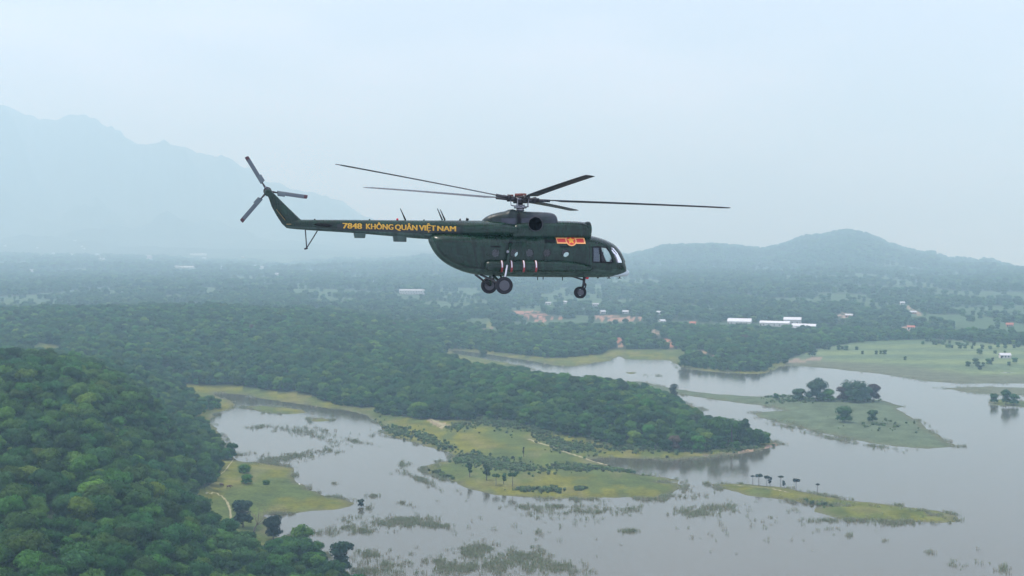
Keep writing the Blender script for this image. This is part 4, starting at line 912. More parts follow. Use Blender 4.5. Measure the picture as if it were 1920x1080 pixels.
# glazing: pieces of the hull surface set just inside the openings
def pane(name, poly, side, dy=0.025, front=False, label=None):
    if front:
        ys = [p[0] for p in poly]; zs = [p[1] for p in poly]; V = []; F = []; nu = nv = 8
        for i in range(nu+1):
            for j in range(nv+1):
                v = j/nv; z = min(zs)-.02 + (max(zs)-min(zs)+.04)*v; y = min(ys)-.02 + (max(ys)-min(ys)+.04)*i/nu
                # forward surface: find x where hull_y(x,z)=|y|
                lo, hi = 3.0, sx_[-1]
                for _ in range(24):
                    mid = (lo+hi)/2
                    zc = np.interp(mid, sx_, [s[1] for s in pod_st]); hz = np.interp(mid, sx_, [s[2] for s in pod_st])
                    if abs(z-zc) < hz and hull_y(mid, z) > abs(y): lo = mid
                    else: hi = mid
                V.append((lo-0.03, y, z))
    else:
        xs = [p[0] for p in poly]; zs = [p[1] for p in poly]; V = []; nu = nv = 8
        for i in range(nu+1):
            for j in range(nv+1):
                x = min(xs)-.02+(max(xs)-min(xs)+.04)*i/nu; z = min(zs)-.02+(max(zs)-min(zs)+.04)*j/nv
                V.append((x, side*max(hull_y(x, z)-dy, .02), z))
    F = [(i*(nv+1)+j, i*(nv+1)+j+1, (i+1)*(nv+1)+j+1, (i+1)*(nv+1)+j) for i in range(nu) for j in range(nv)]
    return mesh_obj(name, V, F, P_GLASS, heli, True)
for s in (-1, 1):
    pane('door_window_glass', dw, s); pane('quarter_window_glass', qw, s)
    pane('windscreen_pane', [(s*.04, zb_), (s*.50, zt)], s, front=True); pane('nose_glass', [(s*.05, zl1), (s*.60, zl0)], s, front=True)
# framing of the cockpit side windows
def wrap_strip(name, pts, w, m, side=-1, off=0.012, th=0.03, parent=heli):
    """a flat bar laid on the hull along points (x,z)"""
    V = []; F = []
    for i, p in enumerate(pts):
        d = np.array(pts[min(i+1, len(pts)-1)]) - np.array(pts[max(i-1, 0)]); n = np.array([-d[1], d[0]]); n = n/np.linalg.norm(n)*w/2
        for q in (-1, 1):
            x, z = p[0]+q*n[0], p[1]+q*n[1]; y = hull_y(x, z)
            V += [(x, side*(y+off), z), (x, side*(y-th), z)]
        if i:
            a, c = 4*(i-1), 4*i
            F += [(a, a+2, c+2, c), (a+1, c+1, c+3, a+3), (a, c, c+1, a+1), (a+2, a+3, c+3, c+2)]
    return mesh_obj(name, V, F, m, parent)
def lin(a, b_, n=8): return [(a[0]+(b_[0]-a[0])*i/n, a[1]+(b_[1]-a[1])*i/n) for i in range(n+1)]
for s in (-1, 1):
    fr_pts = []
    for i in range(len(dw)): fr_pts += lin(dw[i], dw[(i+1) % len(dw)], 4)[:-1]
    fr_pts.append(fr_pts[0]); wrap_strip('window_frame', fr_pts, .06, P_BLACK, s)
    wrap_strip('window_frame', lin(hb(1124, 463, -1.1), hb(1126, 491, -1.1)), .07, P_BLACK, s)
# grey sliding rear pane of the cockpit door, and interior
x0, z0 = hb(1111, 491, -1.1); x1, z1 = hb(1123, 464, -1.1)
mesh_obj('door_panel', [(x0, -hull_y(x0, z0)+.035, z0), (x1, -hull_y(x1, z0)+.035, z0), (x1, -hull_y(x1, z1)+.035, z1), (x0, -hull_y(x0, z1)+.035, z1)], [(0, 1, 2, 3)], mat('grey_curtain', (0.085, 0.11, 0.125), 0.6), heli)
xb = hb(1112, 480)[0]; zf = hb(1120, 505)[1]
mesh_obj('bulkhead', *box_geo(xb-.05, xb, -1.05, 1.05, zf, zf+1.35), P_INT, heli); mesh_obj('cockpit_floor', *box_geo(xb, hb(1155, 500)[0], -.8, .8, zf-.05, zf), P_INT, heli)
for s in (-1, 1):
    xs, zs = hb(1127, 500, 0)[0], zf; st_ = empty('pilot_seat', (xs, s*.52, zs), parent=heli)
    mesh_obj('seat_cushion', *box_geo(-.05, .42, -.22, .22, .25, .38), P_BLACK, st_); mesh_obj('seat_back', *box_geo(-.15, -.05, -.22, .22, .3, .86), P_BLACK, st_)
V, F = box_geo(hb(1143, 484)[0], hb(1156, 484)[0], -.72, .72, hb(1150, 500)[1], hb(1150, 485)[1]); V[4] = (V[4][0]+.25, *V[4][1:]); V[7] = (V[7][0]+.25, *V[7][1:])
mesh_obj('instrument_panel', V, F, P_BLACK, heli)
# chin radome
cx1, cz1 = hb(1163, 511.5); ct = [(1140,518,520,.2),(1150,514,519.5,.46),(1160,508.5,519,.52),(1168,505.5,518.5,.47),(1174,505.5,517.5,.36),(1178,508,515.5,.20),(1179.5,510.5,513,.06)]
loft('chin_radome', [ring(*s, n=2.2, k=28) for s in stations(ct, 24)], [P_CHIN])

# round cabin windows
def cyl_y(x, z, r, y0, y1, n=28, ri=None):
    """ring or disc with its axis across the body"""
    V = []; F = []
    if ri is None:
        V = [(x+r*math.cos(2*math.pi*i/n), y0, z+r*math.sin(2*math.pi*i/n)) for i in range(n)] + [(x+r*math.cos(2*math.pi*i/n), y1, z+r*math.sin(2*math.pi*i/n)) for i in range(n)]
        F = [tuple(range(n)), tuple(range(2*n-1, n-1, -1))] + [(i, i+n, (i+1) % n+n, (i+1) % n) for i in range(n)]
    else:
        for (rr, yy) in ((ri, y0), (r, y0), (r, y1), (ri, y1)): V += [(x+rr*math.cos(2*math.pi*i/n), yy, z+rr*math.sin(2*math.pi*i/n)) for i in range(n)]
        for q in range(4):
            a, c = q*n, ((q+1) % 4)*n; F += [(a+i, a+(i+1) % n, c+(i+1) % n, c+i) for i in range(n)]
    return V, F
P_BLIND = mat('grey_blue_blind', (0.020, 0.028, 0.034), 0.5)
for i, (x, z, op_) in enumerate(wins):
    y = -hull_y(x, z); wn_ = mesh_obj('cabin_window', *cyl_y(x, z, .235, y-.015, y+.03, ri=.185), P_GREEN, heli)
    mesh_obj('pane', *cyl_y(x, z, .19, y+.01, y+.018), P_GLASS, wn_)
    if not op_: mesh_obj('window_backing', *cyl_y(x, z, .187, y+.05, y+.06), P_BLIND if i != 3 else P_BLACK, wn_)  # black disc behind the fourth pane stands in for the unlit cabin
# door outline and door frame seams
M_SEAM = mat('seam_shadow', (0.010, 0.018, 0.014), 0.7)
wrap_strip('panel_seam', lin(hb(883, 448, -1.1), hb(896, 500, -1.2), 16), .035, M_SEAM); 
wrap_strip('panel_seam', lin(hb(1104, 452, -1.1), hb(1105, 500, -1.2), 12), .03, M_SEAM); wrap_strip('panel_seam', lin(hb(830, 452, -.9), hb(882, 452.5, -1.1), 12), .03, M_SEAM)
for (a, b_) in (((920, 462), (939, 462)), ((1050, 462), (1070, 462))):
    wrap_strip('step_bracket', lin(hb(*a, -1.2), hb(*b_, -1.2), 4), .05, P_BLACK, off=.04)
wrap_strip('sliding_rail', lin(hb(1022, 451.5, -1.1), hb(1041, 452, -1.1), 5), .13, P_BLACK, off=.05)
wrap_strip('vent_slot', lin(hb(1020, 438.5, -.9), hb(1032, 439.5, -.9), 4), .09, P_BLACK, off=.02)
# tail boom running into the upper rear fuselage
BOOM = [(536,417,427,.10),(542,414.5,428.5,.16),(552,412.5,429.5,.20),(563,411.8,430.5,.235),(600,412,433,.28),(663,412.2,437,.335),(740,412.8,443.5,.41),(808,413.2,448.5,.48),(850,413.2,449,.60),(890,413.4,449,.86),(930,414,449,1.02),(965,418,449,1.04)]
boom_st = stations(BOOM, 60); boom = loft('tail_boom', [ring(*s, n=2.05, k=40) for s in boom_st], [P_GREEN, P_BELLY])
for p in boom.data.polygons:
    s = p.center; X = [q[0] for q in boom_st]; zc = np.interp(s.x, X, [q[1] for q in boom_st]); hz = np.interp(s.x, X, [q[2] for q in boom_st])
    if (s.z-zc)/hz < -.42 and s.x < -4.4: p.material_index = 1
def boom_y(x, z): return hull_y(x, z, boom_st, 2.05)
# fin
FIN = [((578,415),(538,428)),((563,411),(529,420)),((549,397.5),(519,405)),((534,383),(509,387)),((521,370),(504.5,373)),((512,361),(501,365)),((506,355),(498,360))]
def fin_ring(a, b_, th, k=20):
    (xa, za), (xb2, zb2) = hb(*a), hb(*b_); out = []
    for i in range(k):
        t = 2*math.pi*i/k; u = (1-math.cos(t))/2; y = th*math.sin(t)*(1-.55*u)
        out.append((xa+(xb2-xa)*u, y, za+(zb2-za)*u))
    return out
fin = loft('tail_fin', [fin_ring(a, b_, th) for (a, b_), th in zip(FIN, (.20, .19, .18, .165, .15, .14, .12))], [P_GREEN])
# stabiliser
for s in (-1, 1):
    V = []; F = []; k = 14; xa, za = hb(622, 423.6, -1.2); xb2, zb2 = hb(590, 419.5, -1.2)
    for yy, sc_ in ((.2, 1.0), (1.3, .92), (1.42, .8)):
        for i in range(k):
            t = 2*math.pi*i/k; u = (1-math.cos(t))/2; V.append((xa+(xb2-xa)*u*sc_, s*yy, za+(zb2-za)*u + .085*math.sin(t)*(1-.5*u)*sc_))
    for r_ in range(2):
        for i in range(k): F.append((r_*k+i, r_*k+(i+1) % k, (r_+1)*k+(i+1) % k, (r_+1)*k+i))
    F.append(tuple(2*k+i for i in range(k))); mesh_obj('stabiliser', V, F, P_BLACK, heli, True)
# upper decks
UP = [(903,414,450,.20),(907,410,450,.34),(914,405,450,.46),(924,401,450,.55),(936,398,450,.62),(946,396,450,.67),(954,393,450,.70),(960,392.3,450,.72),(968,395,450,.74),(980,396.5,450,.78),(1000,397.3,450,.84),(1018,398,450,.88),(1030,399,450,.88),(1036,401,450,.85),(1040,405,450,.80),(1041.5,412,450,.74)]
loft('gearbox_fairing', [ring(*s, n=3.0, k=40) for s in stations(UP, 50)], [P_SOOT])
ENG = [(956,425,452,.96),(962,418,452,1.0),(985,415,452,1.02),(1010,414.3,452,1.02),(1045,414.5,452,1.0),(1075,415.2,452,.97),(1088,416.2,452,.93),(1095,418.5,452,.88),(1100,422.5,451,.80),(1102.5,428,449,.72),(1103.5,433,446,.66)]
loft('engine_cowling', [ring(*s, n=3.0, k=40) for s in stations(ENG, 50)], [P_GREEN])
for s in (-1, 1):
    x, z = hb(1097, 430.5, 0); V, F = [], []
    for (rr, xx) in ((.36, x-.1), (.40, x+.02), (.38, x+.14), (.24, x+.20), (.05, x+.22)): V += [(xx, s*.44 + rr*math.cos(2*math.pi*i/24), z + rr*math.sin(2*math.pi*i/24)) for i in range(24)]
    for q in range(4): F += [(q*24+i, q*24+(i+1) % 24, (q+1)*24+(i+1) % 24, (q+1)*24+i) for i in range(24)]
    F.append(tuple(96+i for i in range(24))); mesh_obj('engine_intake', V, F, [P_GREEN], heli, True)
    # exhaust pipes out to the side
    x, z = hb(1007.5, 420, -1.1); V = []; F = []; n = 32
    prof = [(.35, .75), (.37, 1.0), (.365, 1.165), (.332, 1.17), (.315, 1.09), (.02, 1.075)]
    for (rr, yy) in prof: V += [(x-(yy-.75)*.25+rr*math.cos(2*math.pi*i/n), s*yy, z+rr*math.sin(2*math.pi*i/n)) for i in range(n)]
    for q in range(len(prof)-1): F += [(q*n+i, q*n+(i+1) % n, (q+1)*n+(i+1) % n, (q+1)*n+i) for i in range(n)]
    F.append(tuple((len(prof)-1)*n+i for i in range(n)))
    ex = mesh_obj('exhaust_pipe', V, F, [P_DKSTEEL, P_PIPE_DARK], heli, True, [0]*(n*3) + [1]*(n*2) + [1])  # black inner wall and shallow disc imitate the shade deep in the pipe
# exhaust blast panels, dark streak below the mast, aft fairing window-like gloss
def plate(name, pts, yl, m, th=.02):
    P = [hb(a, b_, yl) for a, b_ in pts]; V = [(x, yl, z) for x, z in P] + [(x, yl+th, z) for x, z in P]; n = len(P)
    F = [tuple(range(n)), tuple(range(2*n-1, n-1, -1))] + [(i, i+n, (i+1) % n+n, (i+1) % n) for i in range(n)]
    return mesh_obj(name, V, F, m, heli)
P_PANEL = mat('heat_bleached_panel', (0.032, 0.040, 0.052), 0.45, noise=(2.5, 0.35))
def fair_plate(name, pts, m, st, n_, off=.012):
    """panel following a deck's side"""
    P = np.array([hb(a, b_, -.9) for a, b_ in pts]); x0, x1 = P[:, 0].min(), P[:, 0].max(); z0, z1 = P[:, 1].min(), P[:, 1].max(); V = []; F = []; nu, nv = 10, 10
    for i in range(nu+1):
        for j in range(nv+1):
            x = x0+(x1-x0)*i/nu; z = z0+(z1-z0)*j/nv; V.append((x, -hull_y(x, z, st, n_)-off, z))
    F = [(i*(nv+1)+j, (i+1)*(nv+1)+j, (i+1)*(nv+1)+j+1, i*(nv+1)+j+1) for i in range(nu) for j in range(nv)]
    return mesh_obj(name, V, F, m, heli, True)
up_st = stations(UP, 50); eng_st = stations(ENG, 50)
fair_plate('access_panel', [(942, 409), (968, 434)], P_PANEL, up_st, 3.0); fair_plate('access_panel', [(979, 409), (994, 434)], P_PANEL, up_st, 3.0)
fair_plate('cooling_grille', [(971, 400), (977, 432)], P_BLACK, up_st, 3.0, .02)
# fuel tank with straps
TK = [(909,495,502,.06),(911,491.5,506,.17),(916,489.5,508.5,.25),(924,489,509.5,.28),(960,488.8,510,.28),(1030,489,510,.28),(1060,490.5,510,.26),(1085,494,509.5,.21),(1100,498,508.5,.15),(1110,502,507,.06)]
YT = -1.30; tk_st = stations(TK, 40, YT)
def shift(r, dy): return [(p[0], p[1]+dy, p[2]) for p in r]
tank = loft('fuel_tank', [shift(ring(*s, n=2.0, k=32), YT) for s in tk_st], [P_GREEN]); loft('fuel_tank', [shift(ring(*s, n=2.0, k=24), -YT) for s in tk_st], [P_GREEN])
Xt = [s[0] for s in tk_st]
def strap(px):
    x, _ = hb(px, 500, YT-.25); zc = np.interp(x, Xt, [s[1] for s in tk_st]); hz = np.interp(x, Xt, [s[2] for s in tk_st]); hy = np.interp(x, Xt, [s[3] for s in tk_st])
    for (a, b_, e, m, nm) in ((-.05, .05, .012, P_MAROON, 'strap_edge'), (-.024, .026, .017, P_WHITE, 'strap_highlight')):  # maroon strap; the white upper arc is a painted specular highlight
        mesh_obj(nm, *merge([(shift(ring(x+a, zc, hz+e, hy+e, k=32), YT) + shift(ring(x+b_, zc, hz+e, hy+e, k=32), YT), [(i, (i+1) % 32, 32+(i+1) % 32, 32+i) for i in range(32) if m is P_MAROON or 2 < i < 17])]), m, tank, True)
for px in (941.5, 959.5, 982.5, 1005.5): strap(px)
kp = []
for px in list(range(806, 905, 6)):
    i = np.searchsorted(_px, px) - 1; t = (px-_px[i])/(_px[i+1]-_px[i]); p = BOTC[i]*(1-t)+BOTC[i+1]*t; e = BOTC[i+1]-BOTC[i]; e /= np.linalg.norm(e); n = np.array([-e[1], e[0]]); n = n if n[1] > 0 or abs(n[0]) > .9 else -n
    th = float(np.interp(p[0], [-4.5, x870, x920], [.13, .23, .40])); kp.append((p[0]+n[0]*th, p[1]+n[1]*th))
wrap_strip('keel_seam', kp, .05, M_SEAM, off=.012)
wrap_strip('tank_shadow_line', lin(hb(905, 503.5, -1.2), hb(1108, 504.5, -1.2), 24), .05, M_SEAM, off=.02)  # dark strip painted in as the shadow line under the fuel tank

# lettering on the boom, numerals and words measured one by one
def side_text(word, px0, px1, pyb0, pyb1, hpx, m, yl, surf, bold=0.014, off=0.012, name='lettering', parent=boom):
    cu = bpy.data.curves.new('text', 'FONT'); cu.body = word; cu.size = 1.0; cu.resolution_u = 3; o = bpy.data.objects.new('text', cu); COL.objects.link(o)
    dg = bpy.context.evaluated_depsgraph_get(); tm = bpy.data.meshes.new_from_object(o.evaluated_get(dg)); bpy.data.objects.remove(o)
    bm = bmesh.new(); bm.from_mesh(tm); bmesh.ops.triangulate(bm, faces=bm.faces)
    vs = [v.co for v in bm.verts]; w0, w1 = min(v.x for v in vs), max(v.x for v in vs); cap = 0.73
    for k in range(1, 9): bmesh.ops.bisect_plane(bm, geom=bm.verts[:]+bm.edges[:]+bm.faces[:], plane_co=(0, -.25+k*.15, 0), plane_no=(0, 1, 0))
    lay = {}
    for k, dx in enumerate((-.042, .042, 0.0)):
        if k < 2:
            g2 = bmesh.ops.duplicate(bm, geom=[f for f in bm.faces if f not in lay]); nf = [e for e in g2['geom'] if isinstance(e, bmesh.types.BMFace)]
            for f in nf: lay[f] = k+1
            for v in {v for f in nf for v in f.verts}: v.co.x += dx; v.co.z = (k+1)*1.0
    A, B = Vector(hb(px0, pyb0, yl)), Vector(hb(px1, pyb1, yl)); ht = hpx/37.3; up = Vector((0, ht))
    for v in bm.verts:
        u = (v.co.x-w0)/(w1-w0); p = A + (B-A)*u + up*(v.co.y/cap); y = surf(p.x, p.y); v.co = Vector((p.x, -y-off-.004*v.co.z, p.y))
    bm.to_mesh(tm); bm.free(); tm.materials.append(m); tm.name = name; return link(bpy.data.objects.new(name, tm), parent)
for (wd, a, b_) in (('7848', 643.3, 678.3), ('KHÔNG', 686.8, 737), ('QUÂN', 741, 782), ('VIỆT', 786, 816.5), ('NAM', 820, 853.5)):
    f = lambda p: 428.0 + (p-643)*6.0/210
    side_text(wd, a, b_, f(a), f(b_), 10.3 if wd != 'NAM' else 9.9, P_LET, -.40, boom_y)
# the dark ground the words stand on
V = []; F = []
for i in range(41):
    px = 632 + (862-632)*i/40
    for q in range(7):
        x, z = hb(px, 419.8+(px-643)*.030 + q*(12.3/6), -.42); V.append((x, -boom_y(x, z)-.005, z))
    if i: F += [((i-1)*7+q, i*7+q, i*7+q+1, (i-1)*7+q+1) for q in range(6)]
mesh_obj('dark_band', V, F, mat('dark_band_paint', (0.013, 0.022, 0.018), 0.5), boom, True)
M_FADE = mat('faded_yellow_line', (0.20, 0.14, 0.05), 0.7)
for pts in ([(518, 392), (535, 413)], [(537, 420), (546, 420)]):
    (xa, za), (xb2, zb2) = hb(*pts[0], -.15), hb(*pts[1], -.15); mesh_obj('painted_line', [(xa, -.205, za-.03), (xb2, -.205, zb2-.03), (xb2, -.205, zb2+.01), (xa, -.205, za+.01), (xa, -.12, za-.03), (xb2, -.12, zb2-.03), (xb2, -.12, zb2+.01), (xa, -.12, za+.01)], [(0,1,2,3),(7,6,5,4),(0,4,5,1),(2,6,7,3),(1,5,6,2),(0,3,7,4)], M_FADE, fin)

# national emblem: red bars edged in orange, ringed yellow star
def hull_patch(name, outline, m, off, hole=None):
    bm = bmesh.new(); vs = [bm.verts.new((x, 0, z)) for x, z in outline]; bm.faces.new(vs)
    x0 = min(p[0] for p in outline); x1 = max(p[0] for p in outline); z0 = min(p[1] for p in outline); z1 = max(p[1] for p in outline)
    for k in range(1, 16): bmesh.ops.bisect_plane(bm, geom=bm.verts[:]+bm.edges[:]+bm.faces[:], plane_co=(x0+(x1-x0)*k/16, 0, 0), plane_no=(1, 0, 0))
    for k in range(1, 6): bmesh.ops.bisect_plane(bm, geom=bm.verts[:]+bm.edges[:]+bm.faces[:], plane_co=(0, 0, z0+(z1-z0)*k/6), plane_no=(0, 0, 1))
    for v in bm.verts: v.co.y = -hull_y(v.co.x, v.co.z)-off
    bmesh.ops.triangulate(bm, faces=bm.faces); me = bpy.data.meshes.new(name); bm.to_mesh(me); bm.free(); me.materials.append(m); return link(bpy.data.objects.new(name, me), shell)
yl = -1.0
def q4(pxa, pya, pxb, pyb, pxc, pyc, pxd, pyd): return [hb(pxa, pya, yl), hb(pxb, pyb, yl), hb(pxc, pyc, yl), hb(pxd, pyd, yl)]
hull_patch('emblem_border', q4(1042.5, 444.6, 1097, 444.9, 1097, 457.4, 1043.5, 456.6), P_ORG, .03); hull_patch('emblem_bar', q4(1044, 447.2, 1094.3, 447.5, 1094.3, 454.9, 1045.2, 454.2), P_RED, .036)
ex_, ez_ = hb(1070.3, 450.8, yl)
hull_patch('emblem_ring', circ(ex_, ez_, .285, 32), P_ORG, .042); hull_patch('emblem_disc', circ(ex_, ez_, .225, 32), P_RED, .048)
star = []
for i in range(10):
    a = math.pi/2 + i*math.pi/5; r_ = .215 if i % 2 == 0 else .092; star.append((ex_+r_*math.cos(a), ez_+r_*math.sin(a)))
hull_patch('emblem_star', star, P_YEL, .054)

# aerials, beacon, plates, skid
def rod(name, a, b_, r, m, parent=heli, r2=None, seg=8):
    return mesh_obj(name, *tube([a, b_], [r, r2 or r], seg), m, parent, True)
def h3(px, py, yl=0.0): x, z = hb(px, py, yl); return (x, yl, z)
for a, b_ in (((760.5, 413), (750.5, 391)), ((829.5, 413), (820, 391)), ((834.5, 413), (825.5, 393))): rod('whip_aerial', h3(*a, .05), h3(*b_, .05), .042, P_BLACK, r2=.018)
for (a, b_, yl2) in ((572.5, 432, -.02), (595, 434, -.02)): rod('tail_skid_strut', h3(a, b_-1, yl2), h3(575, 465, yl2), .028, P_DKSTEEL)
rod('tail_skid_pad', h3(570.5, 467, 0), h3(577, 465, 0), .045, P_DKSTEEL)
def ball(name, px, py, r, m, yl=0.0, parent=heli, sc_=(1, 1, 1)):
    bm = bmesh.new(); bmesh.ops.create_icosphere(bm, subdivisions=2, radius=r); x, z = hb(px, py, yl); bmesh.ops.scale(bm, verts=bm.verts, vec=sc_); bmesh.ops.translate(bm, verts=bm.verts, vec=(x, yl, z)); me = bpy.data.meshes.new(name); bm.to_mesh(me); bm.free(); me.materials.append(m)
    me.polygons.foreach_set('use_smooth', [True]*len(me.polygons)); return link(bpy.data.objects.new(name, me), parent)
ball('beacon_light', 745, 411.3, .06, P_LAMP); ball('belly_beacon', 1101, 520.5, .09, P_LAMP, 0)
for px, py in ((590, 412), (693, 412.3), (795, 413.2), (862.5, 412.5)): ball('aerial_bump', px, py, .05, P_GREEN)
rod('whip_aerial', h3(863, 414), h3(863, 410), .03, P_BLACK); rod('vent_mast', h3(875, 414), h3(877, 409.5), .05, P_BLACK, r2=.08)
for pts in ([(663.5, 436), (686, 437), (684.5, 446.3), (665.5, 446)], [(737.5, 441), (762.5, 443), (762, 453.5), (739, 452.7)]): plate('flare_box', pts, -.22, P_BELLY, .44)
for px, py, l in ((1008, 519, 6), (1018.5, 519, 5), (1054.5, 519, 7)): rod('belly_aerial', h3(px, py, -.3), h3(px, py+l, -.3), .022, P_BLACK)
for px, py in ((1142, 519.5), (1162, 519.5)):
    rod('belly_aerial', h3(px, py-1, -.2), h3(px, py+1.5, -.2), .03, P_BLACK); plate('aerial_blade', [(px-4, py+1.3), (px+3.5, py+2), (px+3, py+2.8), (px-3, py+2.6)], -.2, P_BLACK, .05)
ball('exhaust_stub', 1121, 519.8, .06, P_BLACK)

# landing gear
def wheel(name, px, py, yl, R, w, rimr, side):
    x, z = hb(px, py, yl); root = empty(name, (x, yl, z), parent=heli); n = 32; prof = [(.60*R, -w*.42), (.82*R, -w*.5), (.95*R, -w*.36), (R, -w*.12), (R, w*.12), (.95*R, w*.36), (.82*R, w*.5), (.60*R, w*.42)]
    V = []; F = []
    for rr, yy in prof: V += [(rr*math.cos(2*math.pi*i/n), yy, rr*math.sin(2*math.pi*i/n)) for i in range(n)]
    for q in range(len(prof)): a, c = q*n, ((q+1) % len(prof))*n; F += [(a+i, c+i, c+(i+1) % n, a+(i+1) % n) for i in range(n)]
    mesh_obj('tyre', V, F, P_TYRE, root, True)
    V, F = merge([cyl_y(0, 0, rimr, -w*.40, w*.40), cyl_y(0, 0, rimr*.96, -w*.46, -w*.38, ri=rimr*.80), cyl_y(0, 0, rimr*.45, -w*.5, w*.5), cyl_y(0, 0, rimr*.2, -w*.56, w*.56), cyl_y(0, 0, rimr*.96, w*.38, w*.46, ri=rimr*.80)])
    mesh_obj('rim', V, F, P_RIM, root); return root
wheel('main_wheel', 945.2, 535.2, -2.22, .425, .26, .26, -1); wheel('main_wheel', 917, 535.2, 2.22, .425, .26, .26, 1)
for s in (-1, 1): wheel('nose_wheel', 1088.7 + (0 if s < 0 else -1.8), 548.4, s*.20, .30, .16, .15, s)
for s in (-1, 1):
    ax = h3(945.2 if s < 0 else 917, 535.2, s*2.22); ax = (ax[0], s*2.05, ax[2])
    top = h3(957.5, 455, -1.2); mid = h3(951, 497, -1.75)
    top = (top[0], s*1.2, top[2]); mid = (mid[0], s*1.75, mid[2])
    rod('shock_strut', top, mid, .065, P_GREEN if s < 0 else P_GREEN); lo = (ax[0]+.03, s*2.02, ax[2]+.12); rod('strut_piston', mid, lo, .042, P_WHITE if s < 0 else P_STEEL)
    ball('strut_bracket', 957.5, 455, .09, P_BLACK, -1.2) if s < 0 else None
    a1 = h3(901, 515, -.9); a2 = h3(938, 516.5, -.9); rod('gear_arm', (a1[0], s*.9, a1[2]), ax, .055, P_DKSTEEL); rod('gear_arm', (a2[0], s*.9, a2[2]), (ax[0]+.05, ax[1], ax[2]), .05, P_DKSTEEL)
    a3 = h3(925, 517, -.5); rod('gear_brace', (a3[0], s*.5, a3[2]), (ax[0], s*1.6, ax[2]+.05), .07, P_GREEN)
    ball('strut_clamp', 952, 472, .08, P_STEEL, -1.5) if s < 0 else None
rod('nose_strut', h3(1095.5, 519), h3(1094.5, 536), .075, P_DKSTEEL); rod('nose_fork', h3(1094.5, 534, 0), h3(1088.5, 548.4, 0), .06, P_DKSTEEL); rod('nose_axle', h3(1088.7, 548.4, -.25), h3(1086.9, 548.4, .25), .045, P_STEEL)
rod('torque_link', h3(1094.5, 528), h3(1099, 534), .035, P_DKSTEEL); rod('torque_link', h3(1099, 534), h3(1096.5, 541), .035, P_DKSTEEL); rod('drag_brace', h3(1071, 517.5, -.2), h3(1094, 525), .04, P_DKSTEEL)

# main rotor
hubx, hubz = hb(973.5, 375.0)
hub = empty('rotor_hub', (0, 0, 0), parent=heli)
def cyl_z(x, y, z0, z1, r0, r1=None, n=20): return tube([(x, y, z0), (x, y, z1)], [r0, r1 or r0], n)
_, zm = hb(976, 398); _, zs = hb(976, 388.5); MX = hb(975.5, 390)[0]
mesh_obj('mast', *cyl_z(MX, 0, zm-.2, hubz, .13), P_DKSTEEL, hub, True); mesh_obj('swashplate', *merge([cyl_z(MX, 0, zs-.06, zs+.04, .32), cyl_z(MX, 0, zs+.04, zs+.12, .24), cyl_z(MX, 0, zs-.2, zs-.06, .20)]), P_STEEL, hub, True)
mesh_obj('hub_body', *merge([cyl_z(MX, 0, hubz-.16, hubz+.14, .36), cyl_z(MX, 0, hubz+.14, hubz+.22, .22)]), P_DKSTEEL, hub, True)
mesh_obj('hydraulic_tank', *merge([cyl_z(MX+.02, 0, hubz+.18, hubz+.32, .30), cyl_z(MX-.45, .1, hubz+.12, hubz+.27, .12), cyl_z(MX+.35, -.1, hubz+.10, hubz+.22, .10)]), P_RUST, hub, True)
yaw = R_(9.6)
BL = [(0.0, -1.75), (72.5, -1.2), (144, 5.2), (216.5, 8.3), (286.5, 4.5)]
HUBW = HM @ Vector((MX, 0, hubz)); inv3 = HI.to_3x3()
for (az, flap) in BL:
    a = R_(az); f = R_(flap); d = Vector((math.cos(a)*math.cos(f), math.sin(a)*math.cos(f), math.sin(f)))
    lead = Vector((math.sin(a), -math.cos(a), 0)); nrm = lead.cross(d).normalized()
    if nrm.z < 0: nrm = -nrm
    pit = R_(9); ch = lead*math.cos(pit) + nrm*math.sin(pit); up = nrm*math.cos(pit) - lead*math.sin(pit)
    d, ch, up = inv3 @ d, inv3 @ ch, inv3 @ up; o = Vector((MX, 0, hubz))
    root = empty('rotor_blade', (0, 0, 0), parent=heli)
    V, F = merge([tube([o+d*.25, o+d*.62], [.13, .12], 10), tube([o+d*.6, o+d*1.5], [.085, .07], 10), tube([o+d*.72-up*.12, o+d*.72+up*.16], [.10, .10], 8), tube([o+d*.35+ch*.22+up*.04, o+d*.95+ch*.16+up*.04], [.055, .05], 8)])
    mesh_obj('blade_grip', V, F, P_DKSTEEL, root, True)
    horn = o+d*.42+ch*.26-up*.02; mesh_obj('pitch_horn', *tube([o+d*.60, horn], [.05, .04], 8), P_STEEL, root); pl = Vector((MX, 0, zs)) + (d*.32+ch*.26); mesh_obj('pitch_link', *merge([tube([horn, pl + d*.08], [.02, .02], 8), tube([pl + d*.08, Vector((MX, 0, zs)) + d*.2], [.03, .03], 8)]), P_STEEL, root)
    V = []; F = []; k = 14; rad = [1.35, 1.7, 2.1, 3, 4.5, 6, 7.5, 9, 10.1, 10.45, 10.53]; cw = [.10, .20, .52, .52, .52, .52, .52, .52, .52, .50, .36]
    for r_, c_ in zip(rad, cw):
        tw = R_(-5)*(r_-2)/8.5; c2 = ch*math.cos(tw)+up*math.sin(tw); u2 = up*math.cos(tw)-ch*math.sin(tw); dr = -0.0008*(r_-1.3)**2 * 1.2
        for i in range(k):
            t = 2*math.pi*i/k; u = (1-math.cos(t))/2; V.append(o + d*r_ + c2*(.13-c_*u+ (0.13 if c_ > .3 else -.02+c_*.5)) + u2*(.036*math.sin(t)*(1.25-.9*u)*(1 if r_ < 10.4 else .5)) + up*dr)
    for q in range(len(rad)-1):
        for i in range(k): F.append((q*k+i, q*k+(i+1) % k, (q+1)*k+(i+1) % k, (q+1)*k+i))
    F.append(tuple(range(k-1, -1, -1))); F.append(tuple((len(rad)-1)*k+i for i in range(k)))
    mesh_obj('airfoil', V, F, P_BLADE, root, True)
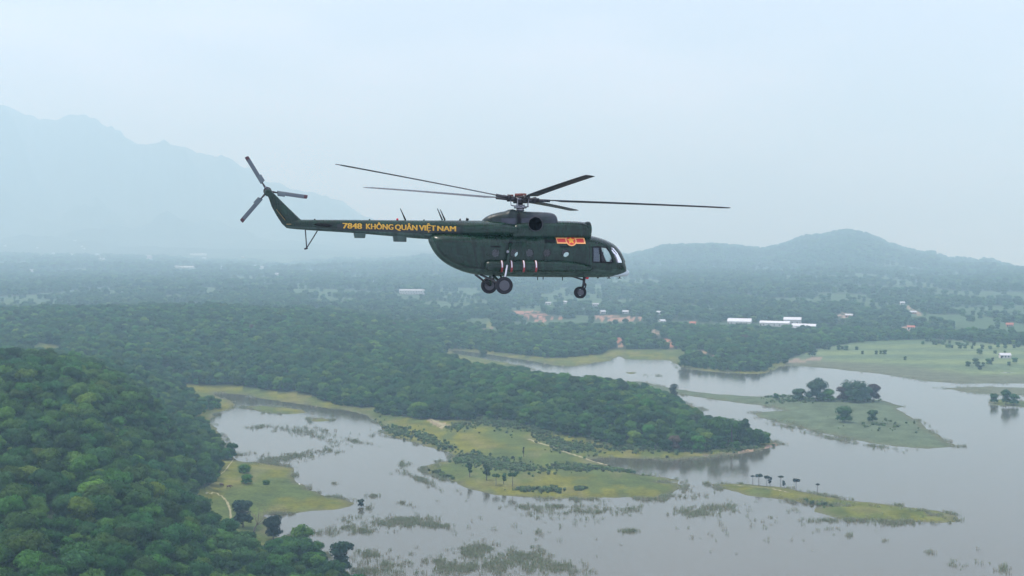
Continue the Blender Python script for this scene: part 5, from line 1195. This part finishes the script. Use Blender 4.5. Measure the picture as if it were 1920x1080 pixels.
# tail rotor, on the port side of the fin tip
tx, tz = hb(501.5, 358.5, .42); tr = empty('tail_rotor', (tx, .42, tz), parent=heli)
V, F = merge([cyl_y(0, 0, .12, -.35, .12), cyl_y(0, 0, .20, -.10, .02), cyl_y(0, 0, .07, -.5, .2)]); mesh_obj('tail_hub', V, F, P_DKSTEEL, tr)
ball('tail_gearbox', 503, 361, .20, P_GREEN, .02, sc_=(1, .8, 1)); ball('hub_cap', 499, 352.5, .085, P_STEEL, .40)
for ang in (-8.0, 121.0, 229.5):
    a = R_(ang); d = Vector((math.cos(a), 0, math.sin(a))); c = Vector((-math.sin(a), 0, math.cos(a))); rt = empty('tail_rotor_blade', (0, 0, 0), parent=tr)
    mesh_obj('blade_cuff', *merge([tube([d*.12, d*.50], [.06, .035], 8)]), P_DKSTEEL, rt)
    ct_ = math.cos(R_(18)); c2 = c*ct_ + Vector((0, math.sin(R_(18)), 0)); n2 = d.cross(c2).normalized(); V = []; F = []; k = 12
    rad = [(.46, .10), (.52, .27), (.86, .27), (.87, .21), (1.78, .21), (1.79, .21), (1.93, .20), (1.96, .13)]
    for r_, w_b in rad:
        for i in range(k):
            t = 2*math.pi*i/k; u = (1-math.cos(t))/2; V.append(d*r_ + c2*(.10-w_b*u) + n2*(.02*math.sin(t)))
    mi = []
    for q in range(len(rad)-1):
        for i in range(k): F.append((q*k+i, q*k+(i+1) % k, (q+1)*k+(i+1) % k, (q+1)*k+i)); mi.append(1 if q >= 5 else (2 if q in (3, 4) else 0))
    F.append(tuple((len(rad)-1)*k+i for i in range(k))); mi.append(1)
    mesh_obj('tail_airfoil', V, F, [P_TBLADE, P_MAROON_D, P_TBLADE2], rt, True, mi)


# ------------------------------------------------------------------ haze
hx = 12500.0
V, F = box_geo(-hx, hx, -60, 16400, -420, 1420)
M_HAZE = bpy.data.materials.new('haze'); M_HAZE.use_nodes = True; nt = M_HAZE.node_tree; nt.nodes.clear()
ho = nt.nodes.new('ShaderNodeOutputMaterial'); pv = nt.nodes.new('ShaderNodeVolumePrincipled')
pv.inputs['Density'].default_value = HAZE_DENSITY; pv.inputs['Color'].default_value = (*HAZE_COLOR, 1); pv.inputs['Anisotropy'].default_value = 0.1; pv.inputs['Absorption Color'].default_value = (0.58, 0.92, 1, 1)
nt.links.new(pv.outputs[0], ho.inputs['Volume'])
tag(mesh_obj('haze', V, F, M_HAZE), 'pale blue haze filling the air over the whole valley', 'haze', kind='stuff')
